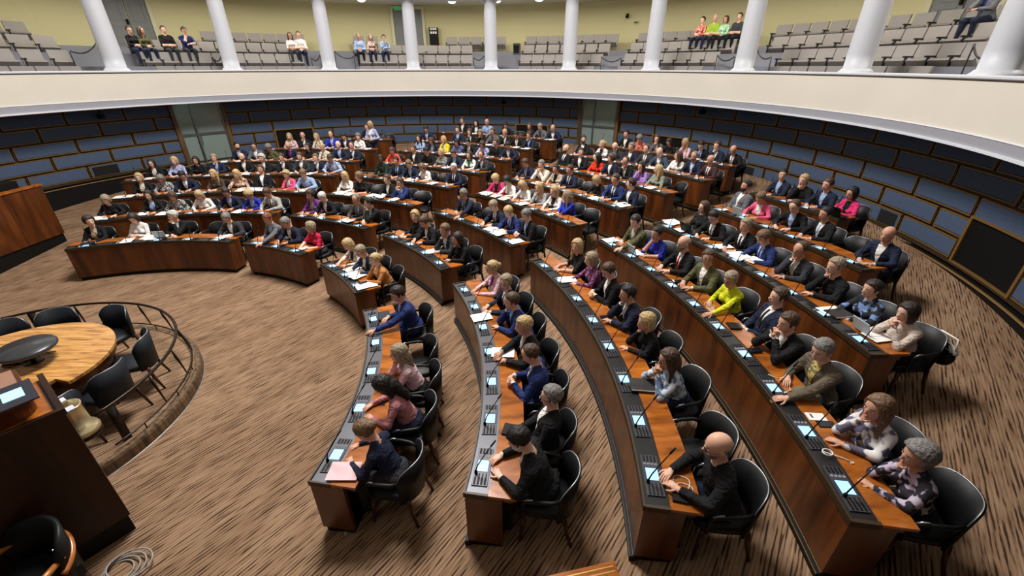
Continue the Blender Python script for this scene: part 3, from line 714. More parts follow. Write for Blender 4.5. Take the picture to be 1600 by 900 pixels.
def glasses_mesh():
    mb = MB()
    for s in (-1, 1):
        mb.tube([(s * .032 + .021 * math.cos(t), .096, .003 + .016 * math.sin(t)) for t in [2 * PI * i / 12 for i in range(12)]], .0022, 4, closed=True)
        mb.tube([(s * .053, .094, .006), (s * .078, .05, .008), (s * .082, -.015, .004)], .0022, 4)
    mb.tube([(-.011, .098, .006), (.011, .098, .006)], .002, 4); return mb.mesh('glasses')
# ------------------------------------------------------------------ who sits where (pixel of the head, cut, pose, hair, clothes)
PEOPLE = {
'1a': """127 349 f V cu db Jblack/beige
205 343 f F bb db Twhite
262 338 m Km sh wh Sblack/white
314 345 -
338 342 m D sh gy Scharcoal/white""",
'1b': """427 340 m Em sh rd Sgrey/lightblue
456 347 m D sh gy Snavy/white
487 353 f Vm bb* gb Braspberry""",
'1c': """544 380 f D bb bl Jcream/navy
581 388 m D sh* gb Snavy/white
594 412 f C up bl Jtan/white""",
'1d': """621 462 m Em sh db Sblue/lightblue
660 505 -
625 543 f C lg gb Tpalepink
613 598 f D lg bk Tmauve
560 669 f D up lb Jnavy/white""",
'2a': """155 317 f D bb gb Tblack
217 310 f U lg bk Jblack/lightblue
245 314 f D bb br Qblackwhite
298 308 f D lg bl Jwhite/cream
335 310 m D sh db Snavy/lightblue
375 310 f D cu bl Jroyal/lightblue
418 305 m D sh br Slightgrey/white/charcoal""",
'2b': """482 311 f U cu db Jpurple/lightgrey
511 313 m D sh wh Sblack/white
539 318 -
564 311 m U rc gy Sbrown/lightblue/blue
580 314 m Km sh bk Sblack/white""",
'2c': """634 340 f V bb bl Jblack/black
653 350 m D sh br Sblack/white
685 362 m C sh lb Scharcoal/white
712 379 f C bb db Tblack""",
'2d': """760 415 f U up bl Jpalepink/purple
815 435 m V sh gb Snavy/white/navy
796 472 m C sh br Sblue/lightblue
811 510 m U sh bl Sblack/lightgrey
856 560 m F rc br Sblue/white/black
905 615 m L sh gy Sblack/white
866 692 m D sh! bk Sblack/white/blue""",
'3a': """197 287 f U bb bl Jblack/cream
232 287 f D bb gy Qgreywhite
279 276 m D sh bk Snavy/white/lightblue
318 276 f U lg bl Tbrown
360 274 f E lg bl Qfloralred
394 269 m Lm sh br Sblack/white
433 276 f C cu bl Jpink/white
466 276 m D sh lb Tlightblue""",
'3b': """545 280 f U lg bl Twhite
561 282 f Vm cu lb Bblack
582 290 -
602 276 m U sh br Sblack/white
630 290 m P sh br Sblue/white/white
655 302 -""",
'3c': """719 306 m Em sh gy Snavy/lightgrey/navy
745 322 -
761 323 m D sh gb Snavy/white/navy
789 335 m D sh bl Sblue/lightblue/blue
812 350 m F sh gy Sblack/lightblue""",
'3d': """877 386 f V lg bl Bblack
906 402 f U bb gb Qpurpleblack
936 430 m F sh br Sblack/white
991 462 m C sh bk Snavy/white
987 500 f C bb bl Jblack/black
1040 555 f P lg br Qbluewhite
1082 640 -
1120 684 m U bd+* gy Tblack""",
'4a': """221 259 f U lg db Jblack/cream
253 259 f U bb bl Tlilac
292 255 f U bb db Tblack
321 253 m C sh gb Snavy/lightblue
366 250 m U bd+ br Sblack/white
389 253 f U cu wh Jblack/white
429 250 m C sh br Sblack/white
454 250 m U sh br Scharcoal/white
484 254 m C sh lb Snavy/white
509 252 m D sh br Qbluecheck""",
'4b': """576 256 m V sh bk Tdarkgreen
601 256 m U sh bk Snavy/lightblue/navy
625 261 m D sh lb Snavy/lightblue
656 263 f D bb lb Twhite
687 272 -
706 263 m U sh wh Snavy/white/charcoal""",
'4c': """771 276 f D cu bl Jhotpink/charcoal
798 285 f D cu bk Jwhite/cream
819 290 f D lg bl Twhite
845 301 f C lg bl Jlightgrey/cream
876 310 f U lg bl Jwhite/navy
893 320 f Km lg gb Troyal
924 334 -""",
'4d': """1003 345 m Em sh db Solive/lightgrey
1009 364 f C sh bk Broyal
1048 384 m U bd+* gy Sblack/white/red
1092 403 m V sh br Solive/white
1120 435 f Em sh gb Tyellow
1195 461 m L sh br Snavy/white/black
1221 505 m P sh br Sblack/white
1288 548 m Em sh gy Sbrowngrey/yellowfloral
1404 637 f C lg lb Qwhitefloral
1436 703 f C cu gy Qblackfloral""",
'5a': """353 235 m V sh+ bk Snavy/lightblue
375 235 m U sh bk Sgrey/white
406 235 f D cu gy Tolive
436 235 m D bd gy Snavy/purple
473 234 f U lg bk Bblack
494 233 f C up bl Tcream
519 233 m U bd gy Snavy/lightblue
541 232 m C rc br Snavy/white""",
'5b': """606 234 f D up br Tcoral
644 233 m U sh br Sblack/white
656 239 m D sh bk Tblack
680 238 f U bb bl Qhoundstooth
703 241 m D sh br Snavy/lightblue
731 245 f U lg br Jwhite/green
755 248 m C rc br Scharcoal/white""",
'5c': """817 258 m D sh br Snavy/lightblue
851 263 m P sh gy Tcream
872 267 f U up bk Jbeige/black
897 270 m U sh br Snavy/white/navy
911 276 -
925 283 f D bb bl Tblack
956 285 m U sh br Sblue/white/black
980 294 m Vm sh db Snavy/white""",
'5d': """1081 319 f L lg br Tblack
1103 337 m D sh bk Sblack/white/grey
1149 350 m U sh gb Sblack/white/black
1198 371 m D sh lb Sblue/lightblue/blue
1233 392 m C rc br Scharcoal/white
1281 421 m C sh gb Tblack
1341 445 f U up db Qnightfloral
1409 487 f P bb db Tlace""",
'6a': """429 219 f U lg bl Jpalepink/cream
452 217 m C bd gy Sblack/white
480 218 f C lg bl Tcream
505 217 m U rc br Sroyal/lightblue
531 217 m D sh bk Snavy/white
551 217 f U cu gy Twhite
581 204 f S lg bl Jlilac/white""",
'6b': """635 219 f U lg bk Tlightblue
658 222 f D bb br Jnavy/lightblue
679 223 f C bb bl Jbrightyellow/white
703 224 f D lg bk Tperiwinkle
725 223 m D sh bk Sblack/white/black
749 228 f D bb br Tlilac
770 227 m U sh br Tblack
796 231 m D sh bk Snavy/white""",
'6c': """858 236 m L bd+ br Sblack/white/black
891 241 m V sh bk Sblack/white
927 249 f Vm lg bk Jredorange/redorange
956 253 m Vm cu br Snavy/white
989 256 m C rc br Sblack/white
1025 269 f C lg db Jlavender/lavender
1061 278 f Vm lg bl Tsage
1085 290 -""",
'6d': """1148 289 m L sh+ bk Sgrey/white
1184 307 f D up lb Jpink/white
1219 325 m D rc br Sblack/lightblue/lightblue
1276 333 m U sh bk Sblack/white/lightblue
1317 350 -
1394 363 m U bd br Snavy/white""",
'7a': """557 201 m U sh br Sblack/white
605 207 -""",
'7b': """659 203 m D sh bk Snavy/lightblue
701 207 m U sh br Snavy/lightblue
720 208 f C bb br Jblack/white
741 208 f C cu gy Tblack
768 207 m U sh br Sgrey/charcoal
789 212 m C bd bl Sblack/white
808 217 m D sh bk Sblack/white
831 218 m C sh br Snavy/lightblue""",
'7c': """903 219 m V sh+ bk Sblack/white
922 226 f Vm up bl Jwhite/black
953 227 m D bd br Scharcoal/lightblue
980 228 m U sh gy Snavy/white
1007 231 m U rc br Scharcoal/white/grey
1033 239 m D bd br Sslate/white
1053 245 f Vm lg br Twhite
1096 247 m U rc+ gy Snavy/lightblue/white
1119 258 m U bd br Smaroonbrown/white/maroonbrown""",
'7d': """1210 278 m V sh bk Snavy/lightblue
1249 287 m C sh bl Tblack
1283 291 m U sh br Snavy/lightblue
1345 310 f U bb* bk Jhotpink/black""",
'8b': """697 194 m U sh br Sblack/white
720 196 f U lg bk Jblack/white
736 195 m Em bd br Tlightblue
780 201 f D up bk Tblack
800 203 -
822 203 f U lg br Tblack
841 203 m D sh gb Sgrey/charcoal
863 204 m D bd br Snavy/white""",
'8c': """956 212 m U sh bk Sblack/white
972 216 f D cu gy Qredpattern
1000 222 f C lg br Jgrey/cream
1020 225 f D lg db Tblack
1054 229 f C lg bl Tpalepink
1079 229 m D sh db Sblack/lightblue/blue
1109 235 m C sh br Snavy/white
1140 237 m D bd db Sblack/white/grey""",
}
GALLERY = """205 55 f L sh db Tblack 3
221 49 f M lg br Tolive 3
257 51 m L sh db Bblack 3
286 50 m C sh db Bblue 3
454 61 f L lg br Bwhite 3
467 59 m L sh br Bwhite 3
560 59 m L sh gy Tlightblue 3
580 64 f L bb gb Qpinkblack 3
600 62 f C sh bk Tlightblue 3
1097 35 f L up bk Qredpattern 4
1117 29 m L bd gy Blime 4
1134 29.5 f L bb br Qgreenwhite 4
1155 27.5 m L sh br Bcharcoal 4
1543 22 m C sh rd Sgrey/blue 4"""
RGB = dict(navy=(30, 36, 58), black=(22, 22, 25), charcoal=(52, 53, 58), grey=(100, 101, 106), lightgrey=(164, 162, 158), blue=(34, 50, 104), royal=(40, 52, 170), brown=(72, 60, 50), browngrey=(98, 88, 74),
 olive=(88, 88, 58), darkgreen=(28, 42, 34), white=(228, 226, 222), cream=(214, 204, 188), beige=(188, 170, 148), tan=(194, 130, 72), palepink=(218, 180, 188), pink=(222, 92, 132), hotpink=(214, 52, 112), raspberry=(186, 34, 68), mauve=(178, 118, 124),
 purple=(104, 50, 120), lilac=(172, 176, 214), lavender=(164, 128, 200), periwinkle=(98, 104, 160), lightblue=(150, 172, 208), yellow=(208, 214, 40), brightyellow=(226, 206, 30), coral=(222, 84, 62), redorange=(214, 58, 32), red=(160, 28, 26), green=(44, 120, 78),
 sage=(142, 148, 132), slate=(64, 74, 94), maroonbrown=(66, 40, 42), lime=(150, 178, 60), lace=(206, 190, 178))
WORDS = dict(royal='royal blue', lightgrey='light grey', browngrey='brown-grey', darkgreen='dark green', palepink='pale pink', hotpink='hot pink', lightblue='light blue', brightyellow='bright yellow', yellow='neon yellow', redorange='red-orange', maroonbrown='maroon-brown', lime='lime green', lace='cream lace',
 blackwhite='black and white patterned', greywhite='grey and white patterned', floralred='red floral', bluewhite='pale blue floral', purpleblack='purple and black patterned', whitefloral='white floral', blackfloral='black and white floral', bluecheck='blue checked', houndstooth='grey houndstooth', nightfloral='dark floral', redpattern='red patterned', pinkblack='pink and black patterned', greenwhite='green and white patterned', yellowfloral='yellow floral')
PATT = dict(blackwhite=((28, 28, 30), (190, 188, 184), 38), greywhite=((96, 98, 106), (212, 210, 206), 34), floralred=((206, 186, 168), (140, 56, 44), 24), bluewhite=((196, 206, 214), (96, 120, 150), 16), purpleblack=((52, 26, 52), (164, 88, 142), 38), whitefloral=((220, 216, 216), (92, 88, 110), 11), blackfloral=((34, 30, 40), (190, 176, 196), 15), bluecheck=((178, 192, 216), (84, 104, 150), 30), houndstooth=((70, 72, 72), (176, 174, 166), 60), nightfloral=((26, 28, 34), (110, 140, 190), 15), redpattern=((176, 44, 44), (220, 178, 160), 30), pinkblack=((214, 184, 178), (42, 34, 38), 26), greenwhite=((108, 178, 128), (214, 228, 214), 30), yellowfloral=((204, 188, 110), (120, 108, 72), 30))
def cloth(c):
    nm = 'cloth_' + c
    if nm in MATS: return MATS[nm]
    if c in PATT:
        c1, c2, sc = PATT[c]
        def b(nt, p):
            v = wpos(nt, (sc, sc, sc), obj=True); n = N(nt, 'ShaderNodeTexNoise', Scale=1.0, Detail=1.5); nt.links.new(v, n.inputs['Vector'])
            r = ramp(nt, n.outputs[0], [(.5, srgb(*c1)), (.56, srgb(*c2))]); nt.links.new(r.outputs[0], p.inputs['Base Color'])
        return mat(nm, rough=.85, build=b)
    def b(nt, p):
        v = wpos(nt, (9, 9, 13), obj=True); n = N(nt, 'ShaderNodeTexNoise', Scale=1.0, Detail=3.0, Distortion=1.2); nt.links.new(v, n.inputs['Vector'])
        bp = N(nt, 'ShaderNodeBump', Strength=.8, Distance=.05); nt.links.new(n.outputs[0], bp.inputs['Height']); nt.links.new(bp.outputs[0], p.inputs['Normal'])
    return mat(nm, srgb(*RGB[c]), .8, spec=.25, build=b)
HAIRC = dict(bk=(24, 20, 20), db=(44, 30, 24), br=(78, 56, 40), lb=(120, 92, 66), bl=(198, 168, 118), gb=(158, 140, 116), gy=(128, 124, 120), wh=(206, 202, 196), rd=(128, 68, 36))
SKINS = [mat('skin_%d' % i, srgb(*c), .5, spec=.35) for i, c in enumerate(((218, 170, 146), (208, 156, 132), (226, 182, 160), (200, 150, 124)))]
M_EYEW = mat('eye_white', srgb(226, 222, 218), .4); M_EYED = mat('eye_dark', srgb(44, 32, 26), .4); M_LIP = mat('lips', srgb(176, 104, 98), .5); M_SHOE = mat('black_shoe', srgb(16, 15, 15), .35)
def hair_mat(hc):
    c = HAIRC[hc]
    def b(nt, p):
        v = wpos(nt, (150, 60, 35), obj=True); n = N(nt, 'ShaderNodeTexNoise', Scale=1.0, Detail=3.0); nt.links.new(v, n.inputs['Vector'])
        r = ramp(nt, n.outputs[0], [(.32, srgb(*[x * .62 for x in c])), (.68, srgb(*[min(255, x * 1.14) for x in c]))]); nt.links.new(r.outputs[0], p.inputs['Base Color'])
        bp = N(nt, 'ShaderNodeBump', Strength=.7, Distance=.01); nt.links.new(n.outputs[0], bp.inputs['Height']); nt.links.new(bp.outputs[0], p.inputs['Normal'])
    return mat('hair_' + hc, rough=.5, build=b)
BODY, HAIRM = {}, {}
ME_GL = glasses_mesh(); ME_GL.materials.append(M_BLACK)
POSEW = dict(U='hands on desk', V='looking aside', D='looking down', C='chin on hand', K='chin on hand, turned aside', P='hands at mouth', L='leaning back', M='leaning back', E='one arm stretched out', F='holding phone', S='standing')
def outfit_words(o):
    t, c = o[0], o[1:].split('/'); w = [WORDS.get(x, x) for x in c]
    if t == 'S': return '%s suit' % w[0] + (', %s tie' % w[2] if len(w) > 2 and w[2] != w[0] else '')
    if t == 'J': return w[0] + ' jacket'
    return w[0] + ' top'
def hsh(*a): return (int(a[0] * 7919) + int(a[1] * 104729)) % 1000
def add_person(loc, rz, rec, label, group, px):
    sex, pose, hair, hc, out = rec; mir = pose.endswith('m'); pose = pose[0]
    if (pose, sex) not in BODY: BODY[(pose, sex)] = make_body(pose, sex)
    B = BODY[(pose, sex)]; h = hsh(*px)
    o = link('person', B['me'], None, None, loc, rz); sc = (.97 if sex == 'f' else 1.0) * (.98 + .04 * (h % 10) / 10); o.scale = (-sc if mir else sc, sc, sc)
    t, c = out[0], out[1:].split('/'); top = cloth(c[0]); skin = SKINS[h % 4]
    if c[0] == 'darkgreen': skin = mat('skin_deep', srgb(96, 64, 48), .5, spec=.35)
    tro = cloth(c[0]) if t == 'S' and c[0] in ('navy', 'black', 'charcoal', 'blue') else cloth(('black', 'navy', 'charcoal')[h % 3])
    slv = skin if t == 'B' else top; cuff = cloth(c[1]) if t == 'S' and len(c) > 1 and c[1] in RGB else (skin if t == 'B' else top)
    for i, m in enumerate((skin, top, tro, M_SHOE, M_EYEW, M_EYED, M_LIP, cuff, slv)):
        sl = o.material_slots[i]; sl.link = 'OBJECT'; sl.material = m
    tag(o, label, 'person', group)
    def child(name, me, m, M=None):
        q = link(name, me, None, o)
        if not me.materials: me.materials.append(None)
        q.material_slots[0].link = 'OBJECT'; q.material_slots[0].material = m
        if M is not None: q.matrix_local = M
        return q
    extra = hair[2:]; hair = hair[:2]
    for ch, nm in (('+', 'beard'), ('!', 'mask')):
        if ch in extra:
            if nm not in HAIRM: HAIRM[nm] = face_cover(nm)
            child('beard' if ch == '+' else 'face_mask', HAIRM[nm], hair_mat(hc) if ch == '+' else cloth('white'), B['head'])
    if hair not in HAIRM: HAIRM[hair] = make_hair(hair)
    child('hair', HAIRM[hair], hair_mat(hc), B['head'])
    if t in 'SJ' and len(c) > 1:
        child('shirt_front', B['shirt'] if t == 'S' else B['wide'], cloth(c[1]))
        if len(c) > 2: child('necktie', B['tie'], cloth(c[2]))
    if h % 5 == 0 or '*' in extra: child('glasses', ME_GL, M_BLACK, B['head'])
    return o
NTH = ['first', 'second', 'third', 'fourth', 'fifth', 'sixth', 'seventh', 'eighth', 'ninth', 'tenth']
for key, txt in PEOPLE.items():
    k, s_ = int(key[0]), key[1]; R = ROW_R[k - 1]; lo, hi = BLK[(k, s_)]; z = row_z(k); rows = [l.split() for l in txt.split('\n')]
    HZ = dict(D=1.1, S=1.55, C=1.13, P=1.12, E=1.12, F=1.1, L=1.2)
    phs = []
    for r in rows:
        zh = z + .07 + HZ.get(r[3][0] if len(r) > 3 else 'U', 1.16); x, y = at_z(float(r[0]), float(r[1]), zh); phs.append(math.degrees(math.atan2(y - CY, x - CX)))
    m_ = math.degrees(.27 / R); mind = math.degrees(.50 / R)
    phs = [min(max(p, lo + m_), hi - m_) for p in phs]
    for _ in range(40):                                # keep neighbours apart along the arc (listed left to right: falling angle)
        for i in range(len(phs) - 1):
            gap = phs[i] - phs[i + 1]
            if gap < mind: e = (mind - gap) / 2; phs[i] += e; phs[i + 1] -= e
        phs = [min(max(p, lo + m_), hi - m_) for p in phs]
    for i, (r, ph) in enumerate(zip(rows, phs)):
        hip = R + .70; x, y = pol(hip, ph); zf = floor_z(x, y); rz = rad(ph) + PI / 2; turn = rad(((hsh(float(r[0]), float(r[1])) % 21) - 10) * .9)
        where = '%s from %s, %s' % (NTH[i], 'far end' if s_ == 'd' else 'left', blk_name(k, s_)); vac = r[2] == '-'
        rc = rz + (turn if not vac else turn * 3)
        cx_, cy_ = pol(hip + (.02 if not vac else -.02), ph)
        if not (not vac and r[3][0] == 'S'): add_chair((cx_, cy_, zf), rc, ('empty black tub chair, ' if vac else 'black tub chair under the person ') + where, 'black tub chairs at the desks', parts=(k <= 4 or s_ == 'd'))
        if vac: continue
        pz = POSEW[r[3][0]]; lab = 'person in %s, %s, %s' % (outfit_words(r[6 - 0] if len(r) > 6 else r[5 + 1 - 0]) if False else outfit_words(r[-1]), pz, where)
        if len(lab.replace('-', ' ').split()) > 16: lab = 'person in %s, %s' % (outfit_words(r[-1]), where)
        if len(lab.replace('-', ' ').split()) > 16: lab = 'person in %s, %s' % (outfit_words(r[-1]).split(',')[0], where)
        if len(lab.replace('-', ' ').split()) > 16: lab = lab.replace(' and white', '').replace(' patterned', '')
        add_person((x, y, zf), rz + turn, (r[2], r[3], r[4], r[5], r[6]), lab, 'seated members at the desks', (float(r[0]), float(r[1])))
# ------------------------------------------------------------------ papers, phones and other things on the desks
ITEMS = {
'1a': 'T 138 381;P 198 378;S 238 373;W 255 370;P 350 370', '1b': 'C 416 378;C 475 389;F 441 384', '1c': 'F 526 408;P 551 421;S 560 432;F 568 443;P 577 447;P 574 454',
'1d': 'T 600 495;F 608 506;F 592 629;K 530 752', '2a': 'S 152 343;P 223 335;P 250 337;P 373 331;T 432 327', '2b': 'C 497 342;O 543 346;F 560 350',
'2c': 'F 600 363;F 642 376;P 678 393;T 703 406', '2d': 'P 749 497;F 779 510;P 786 552;R 795 672', '3a': 'P 181 312;P 202 308;P 376 298;S 398 297;P 410 297;P 474 298',
'3b': 'S 534 303;P 546 304;P 581 306;S 597 308;P 617 312', '3c': 'P 767 358;S 781 366;C 806 374;P 811 381', '3d': 'P 886 438;F 892 437;F 946 495;B 1004 604;R 1064 783',
'4a': 'P 228 283;P 327 275;P 385 272;P 450 272;P 484 272', '4b': 'P 640 282;P 676 287', '4c': 'S 761 304;D 775 307;P 788 311;P 817 319;C 860 336', '4d': 'P 952 375;W 995 396;F 1058 441;R 1145 510;F 1179 549;H 1254 617;C 1275 651;F 1291 663',
'5a': 'P 349 254;P 375 253;P 520 250', '5b': 'P 637 255;P 663 258;P 698 262', '5c': 'P 837 287;P 925 311;S 984 326', '5d': 'S 1051 350;P 1067 360;L 1079 363;P 1130 386;S 1156 403;P 1178 407;P 1298 487;B 1310 492;W 1355 519;P 1378 527',
'6a': 'P 452 233;P 505 233;P 575 233', '6b': 'P 700 241;P 722 242', '6c': 'P 1016 294', '6d': 'C 1131 329;W 1157 336', '7b': 'P 764 227;P 806 231;P 831 234', '7c': 'P 943 251;P 1013 264;P 1024 267', '7d': 'L 1312 340', '8b': 'P 735 211;P 863 221', '8c': 'P 1078 251;P 1108 254'}
def bx(*q): return MB().box(*q)
IM = {}
def item_mesh(kind):
    if kind in IM: return IM[kind]
    if kind in 'PK': L_ = [('paper', bx(-.105, .105, -.148, .148, 0, .003), M_PAPER if kind == 'P' else M_PINKPAPER)]
    elif kind == 'S':
        L_ = [('sheet', MB().box(-.105, .105, -.148, .148, 0, .012), M_PAPER), ('sheet', MB().box(-.105, .105, -.148, .148, .012, .016, Matrix.Rotation(.25, 4, 'Z')), M_PAPER), ('sheet', MB().box(-.2, .01, -.13, .16, .016, .019, Matrix.Rotation(-.15, 4, 'Z')), M_PAPER)]
    elif kind == 'C': L_ = [('card', bx(-.05, .05, -.085, .085, 0, .006), M_PAPER), ('print', bx(-.035, .02, -.05, -.03, .006, .0065), M_CONSOLE)]
    elif kind == 'D': L_ = [('folder', bx(-.11, .11, -.155, .155, 0, .006), mat('red_folder', srgb(190, 60, 50), .6)), ('paper', bx(-.1, .1, -.145, .145, .006, .008), M_PAPER)]
    elif kind == 'F': L_ = [('case', bx(-.04, .04, -.078, .078, 0, .009), M_BLACK), ('screen', bx(-.035, .035, -.07, .07, .009, .0098), mat('dark_glass', srgb(24, 26, 32), .08))]
    elif kind == 'T': L_ = [('case', bx(-.125, .125, -.085, .085, 0, .012), M_BLACK), ('screen', bx(-.112, .112, -.073, .073, .012, .0128), mat('slate_glass', srgb(56, 60, 70), .1))]
    elif kind == 'R': L_ = [('case', bx(-.075, .075, -.06, .06, 0, .022), M_BLACK), ('lid', bx(-.07, .07, .065, .105, 0, .02), M_CONSOLE_D)]
    elif kind == 'B': L_ = [('cover', bx(-.1, .1, -.14, .14, 0, .018), mat('dark_cover', srgb(40, 36, 38), .5)), ('pages', bx(-.095, .104, -.135, .135, .003, .015), M_PAPER)]
    elif kind == 'O': L_ = [('page', MB().box(-.15, 0, -.1, .1, 0, .012, Matrix.Rotation(.06, 4, 'Y')), M_PAPER), ('page', MB().box(0, .15, -.1, .1, 0, .012, Matrix.Rotation(-.06, 4, 'Y')), M_PAPER)]
    elif kind == 'W': L_ = [('base', bx(-.12, .12, -.09, .08, 0, .008), M_PAPER), ('upright_cover', MB().box(-.12, .12, -.004, .004, 0, .17, Matrix.Translation((0, -.09, .006)) @ Matrix.Rotation(.35, 4, 'X')), mat('pale_cover', srgb(206, 204, 200), .6))]
    elif kind == 'L': L_ = [('keyboard', bx(-.15, .15, -.1, .11, 0, .014), M_CONSOLE_D), ('lid', MB().box(-.15, .15, -.005, .005, 0, .2, Matrix.Translation((0, -.105, .01)) @ Matrix.Rotation(.4, 4, 'X')), M_BLACK)]
    elif kind == 'H':
        m1 = MB(); m1.ball((0, 0, .02), (.095, .11, .075), 14, 8); m2 = MB(); m2.lathe([(.001, .0), (.085, .0), (.088, .006), (.001, .012)], 14, Matrix.Translation((0, .1, .0))); c = mat('olive_cap', srgb(104, 96, 74), .9); L_ = [('crown', m1, c), ('brim', m2, c)]
    out = []
    for n_, m_, mt in L_:
        me = m_.mesh(n_, kind == 'H'); me.materials.append(mt); out.append((n_, me))
    IM[kind] = out; return out
IW = dict(P=('paper_sheet', 'white paper sheet', 'paper'), K=('paper_sheet', 'pale pink paper sheet', 'paper'), S=('paper_stack', 'stack of loose white papers', 'paper'), C=('note_card', 'small white card', 'card'), D=('red_folder', 'red folder with paper', 'folder'), F=('mobile_phone', 'black mobile phone', 'phone'), T=('tablet', 'dark tablet', 'tablet'), R=('black_case', 'small black case', 'case'), B=('notebook', 'dark notebook', 'notebook'), O=('open_book', 'open white booklet', 'booklet'), W=('tablet_stand', 'white tablet with raised cover', 'tablet'), L=('laptop', 'open black laptop', 'laptop'), H=('flat_cap', 'olive flat cap', 'cap'))
for key, txt in ITEMS.items():
    k, s_ = int(key[0]), key[1]; R = ROW_R[k - 1]; lo, hi = BLK[(k, s_)]; z = row_z(k); cnt = {}
    for q in txt.split(';'):
        kd, px, py = q.split(); x, y = at_z(float(px), float(py), z + .77); r = math.hypot(x - CX, y - CY) - R; ph = math.degrees(math.atan2(y - CY, x - CX)); h = hsh(float(px), float(py))
        r = min(max(r, .14), .36); mg = math.degrees(.14 / R); ph = min(max(ph, lo + mg), hi - mg); x, y = pol(R + r, ph); big = kd in 'PSKDBWLO'; zz = z + (.766 if r > .225 + (.16 if big else .06) else .786)
        n_, w_, cat = IW[kd]; i = cnt.get(w_, 0); cnt[w_] = i + 1; o = empty(n_, (x, y, zz), rad(ph) + PI / 2 + PI + rad((h % 41) - 20) * (.6 if kd not in 'WL' else .2))
        tag(o, '%s, %s from %s on the desk, %s' % (w_, NTH[i], 'far end' if s_ == 'd' else 'left', blk_name(k, s_)), cat, 'things lying on the desks')
        for nm, me in item_mesh(kd): link(nm, me, None, o)
M_WIRE = mat('white_wire', srgb(232, 230, 224), .5)
def wire(name, px, py, k, pts, label, r=.0035):
    z = row_z(k) + .767; x, y = at_z(px, py, z); o = empty(name, (x, y, z)); tag(o, label, 'cable'); mb = MB(); mb.tube([(a, b, c + r) for a, b, c in pts], r, 5); mb.build('wire', M_WIRE, o, True); mb = MB(); mb.box(pts[-1][0] - .012, pts[-1][0] + .012, pts[-1][1] - .008, pts[-1][1] + .008, 0, .01); mb.build('plug', M_WIRE, o)
wire('earphone_cable', 1070, 768, 3, [(.07 * math.cos(t) * (1 + .2 * math.sin(2 * t)), .06 * math.sin(t) + .012 * t, .002) for t in [i * .45 for i in range(22)]], 'thin white earphone cable looped on the desk, third row near end')
wire('charging_cable', 1292, 709, 4, [(.04 * math.cos(t), .035 * math.sin(t), .004 + .001 * t) for t in [i * .4 for i in range(40)]] + [(.1, -.05, .004), (.15, -.1, .004)], 'coiled white charging cable on the fourth row desk console', .005)
wire('white_cord', 1200, 585, 4, [(0, 0, 0), (.04, -.05, 0), (.1, -.06, 0), (.13, -.16, .0), (.1, -.26, 0), (.02, -.3, 0)], 'white cord lying on the fourth row desk beside outstretched arm')
# ------------------------------------------------------------------ visitors' gallery
def nth(i):
    L = NTH + ['eleventh', 'twelfth', 'thirteenth', 'fourteenth', 'fifteenth', 'sixteenth', 'seventeenth', 'eighteenth', 'nineteenth', 'twentieth', 'twenty-first', 'twenty-second', 'twenty-third', 'twenty-fourth', 'twenty-fifth']
    return L[i]
mb = MB(); vs = []
for z, y in ((.36, -.16), (.60, -.2), (.85, -.25)): vs += [(-.252, y, z), (.252, y, z), (.252, y - .05, z), (-.252, y - .05, z)]
mb.add(vs, [(4 * i + j, 4 * i + (j + 1) % 4, 4 * i + 4 + (j + 1) % 4, 4 * i + 4 + j) for i in range(2) for j in range(4)] + [(3, 2, 1, 0), (8, 9, 10, 11)])
ME_GB = mb.mesh('backrest'); ME_GB.materials.append(M_SEATF)
mb = MB(); mb.add([(-.235, -.14, .34), (.235, -.14, .34), (.235, .0, .52), (-.235, .0, .52), (-.235, -.18, .38), (.235, -.18, .38), (.235, -.05, .56), (-.235, -.05, .56)], [(0, 1, 2, 3), (7, 6, 5, 4), (0, 4, 5, 1), (3, 2, 6, 7), (0, 3, 7, 4), (1, 5, 6, 2)])
ME_GC = mb.mesh('seat_cushion'); ME_GC.materials.append(M_SEATD)
mb = MB(); mb.box(.24, .275, -.2, .06, .58, .615); mb.box(.245, .27, -.06, .0, 0, .58); ME_GA = mb.mesh('armrest'); ME_GA.materials.append(M_ARM)
BAYS = [  # (row, x range in the photo, height in the photo)
 [(0, 133), (247, 525), (562, 740), (808, 925), (960, 1093), (1200, 1440), (1505, 1640)],
 [(0, 118), (222, 475), (560, 737), (811, 939), (972, 1119), (1215, 1525)],
 [(0, 95), (200, 475), (550, 737), (815, 952), (983, 1145), (1200, 1540)],
 [(0, 52), (313, 475), (548, 590), (695, 790), (820, 965), (995, 1165), (1205, 1345), (1372, 1570)]]
seat_n = 0; SEATPOS = {}
for r in range(4):
    R = TB[r] + .12; yy = (104, 85, 67, 50)[r]
    for bi, (x0, x1) in enumerate(BAYS[r]):
        t1 = at_cyl(x0, yy, R)[0]; t0 = at_cyl(x1, yy, R)[0]
        if x0 == 0: t1 += 4
        n = max(1, int(rad(t1 - t0) * R / .515)); st_ = (t1 - t0) / n
        for i in range(n):
            th = t1 - st_ * (i + .5); x, y = pol(R, th, OX, OY)
            o = empty('gallery_seat', (x, y, TZ[r]), rad(th) + PI / 2)
            tag(o, 'taupe gallery seat, %s from left, %s section, %s gallery row' % (nth(i), nth(bi), nth(r)), 'seat', 'gallery seats')
            for nm, me in (('backrest', ME_GB), ('seat_cushion', ME_GC), ('armrest', ME_GA)): link(nm, me, None, o)
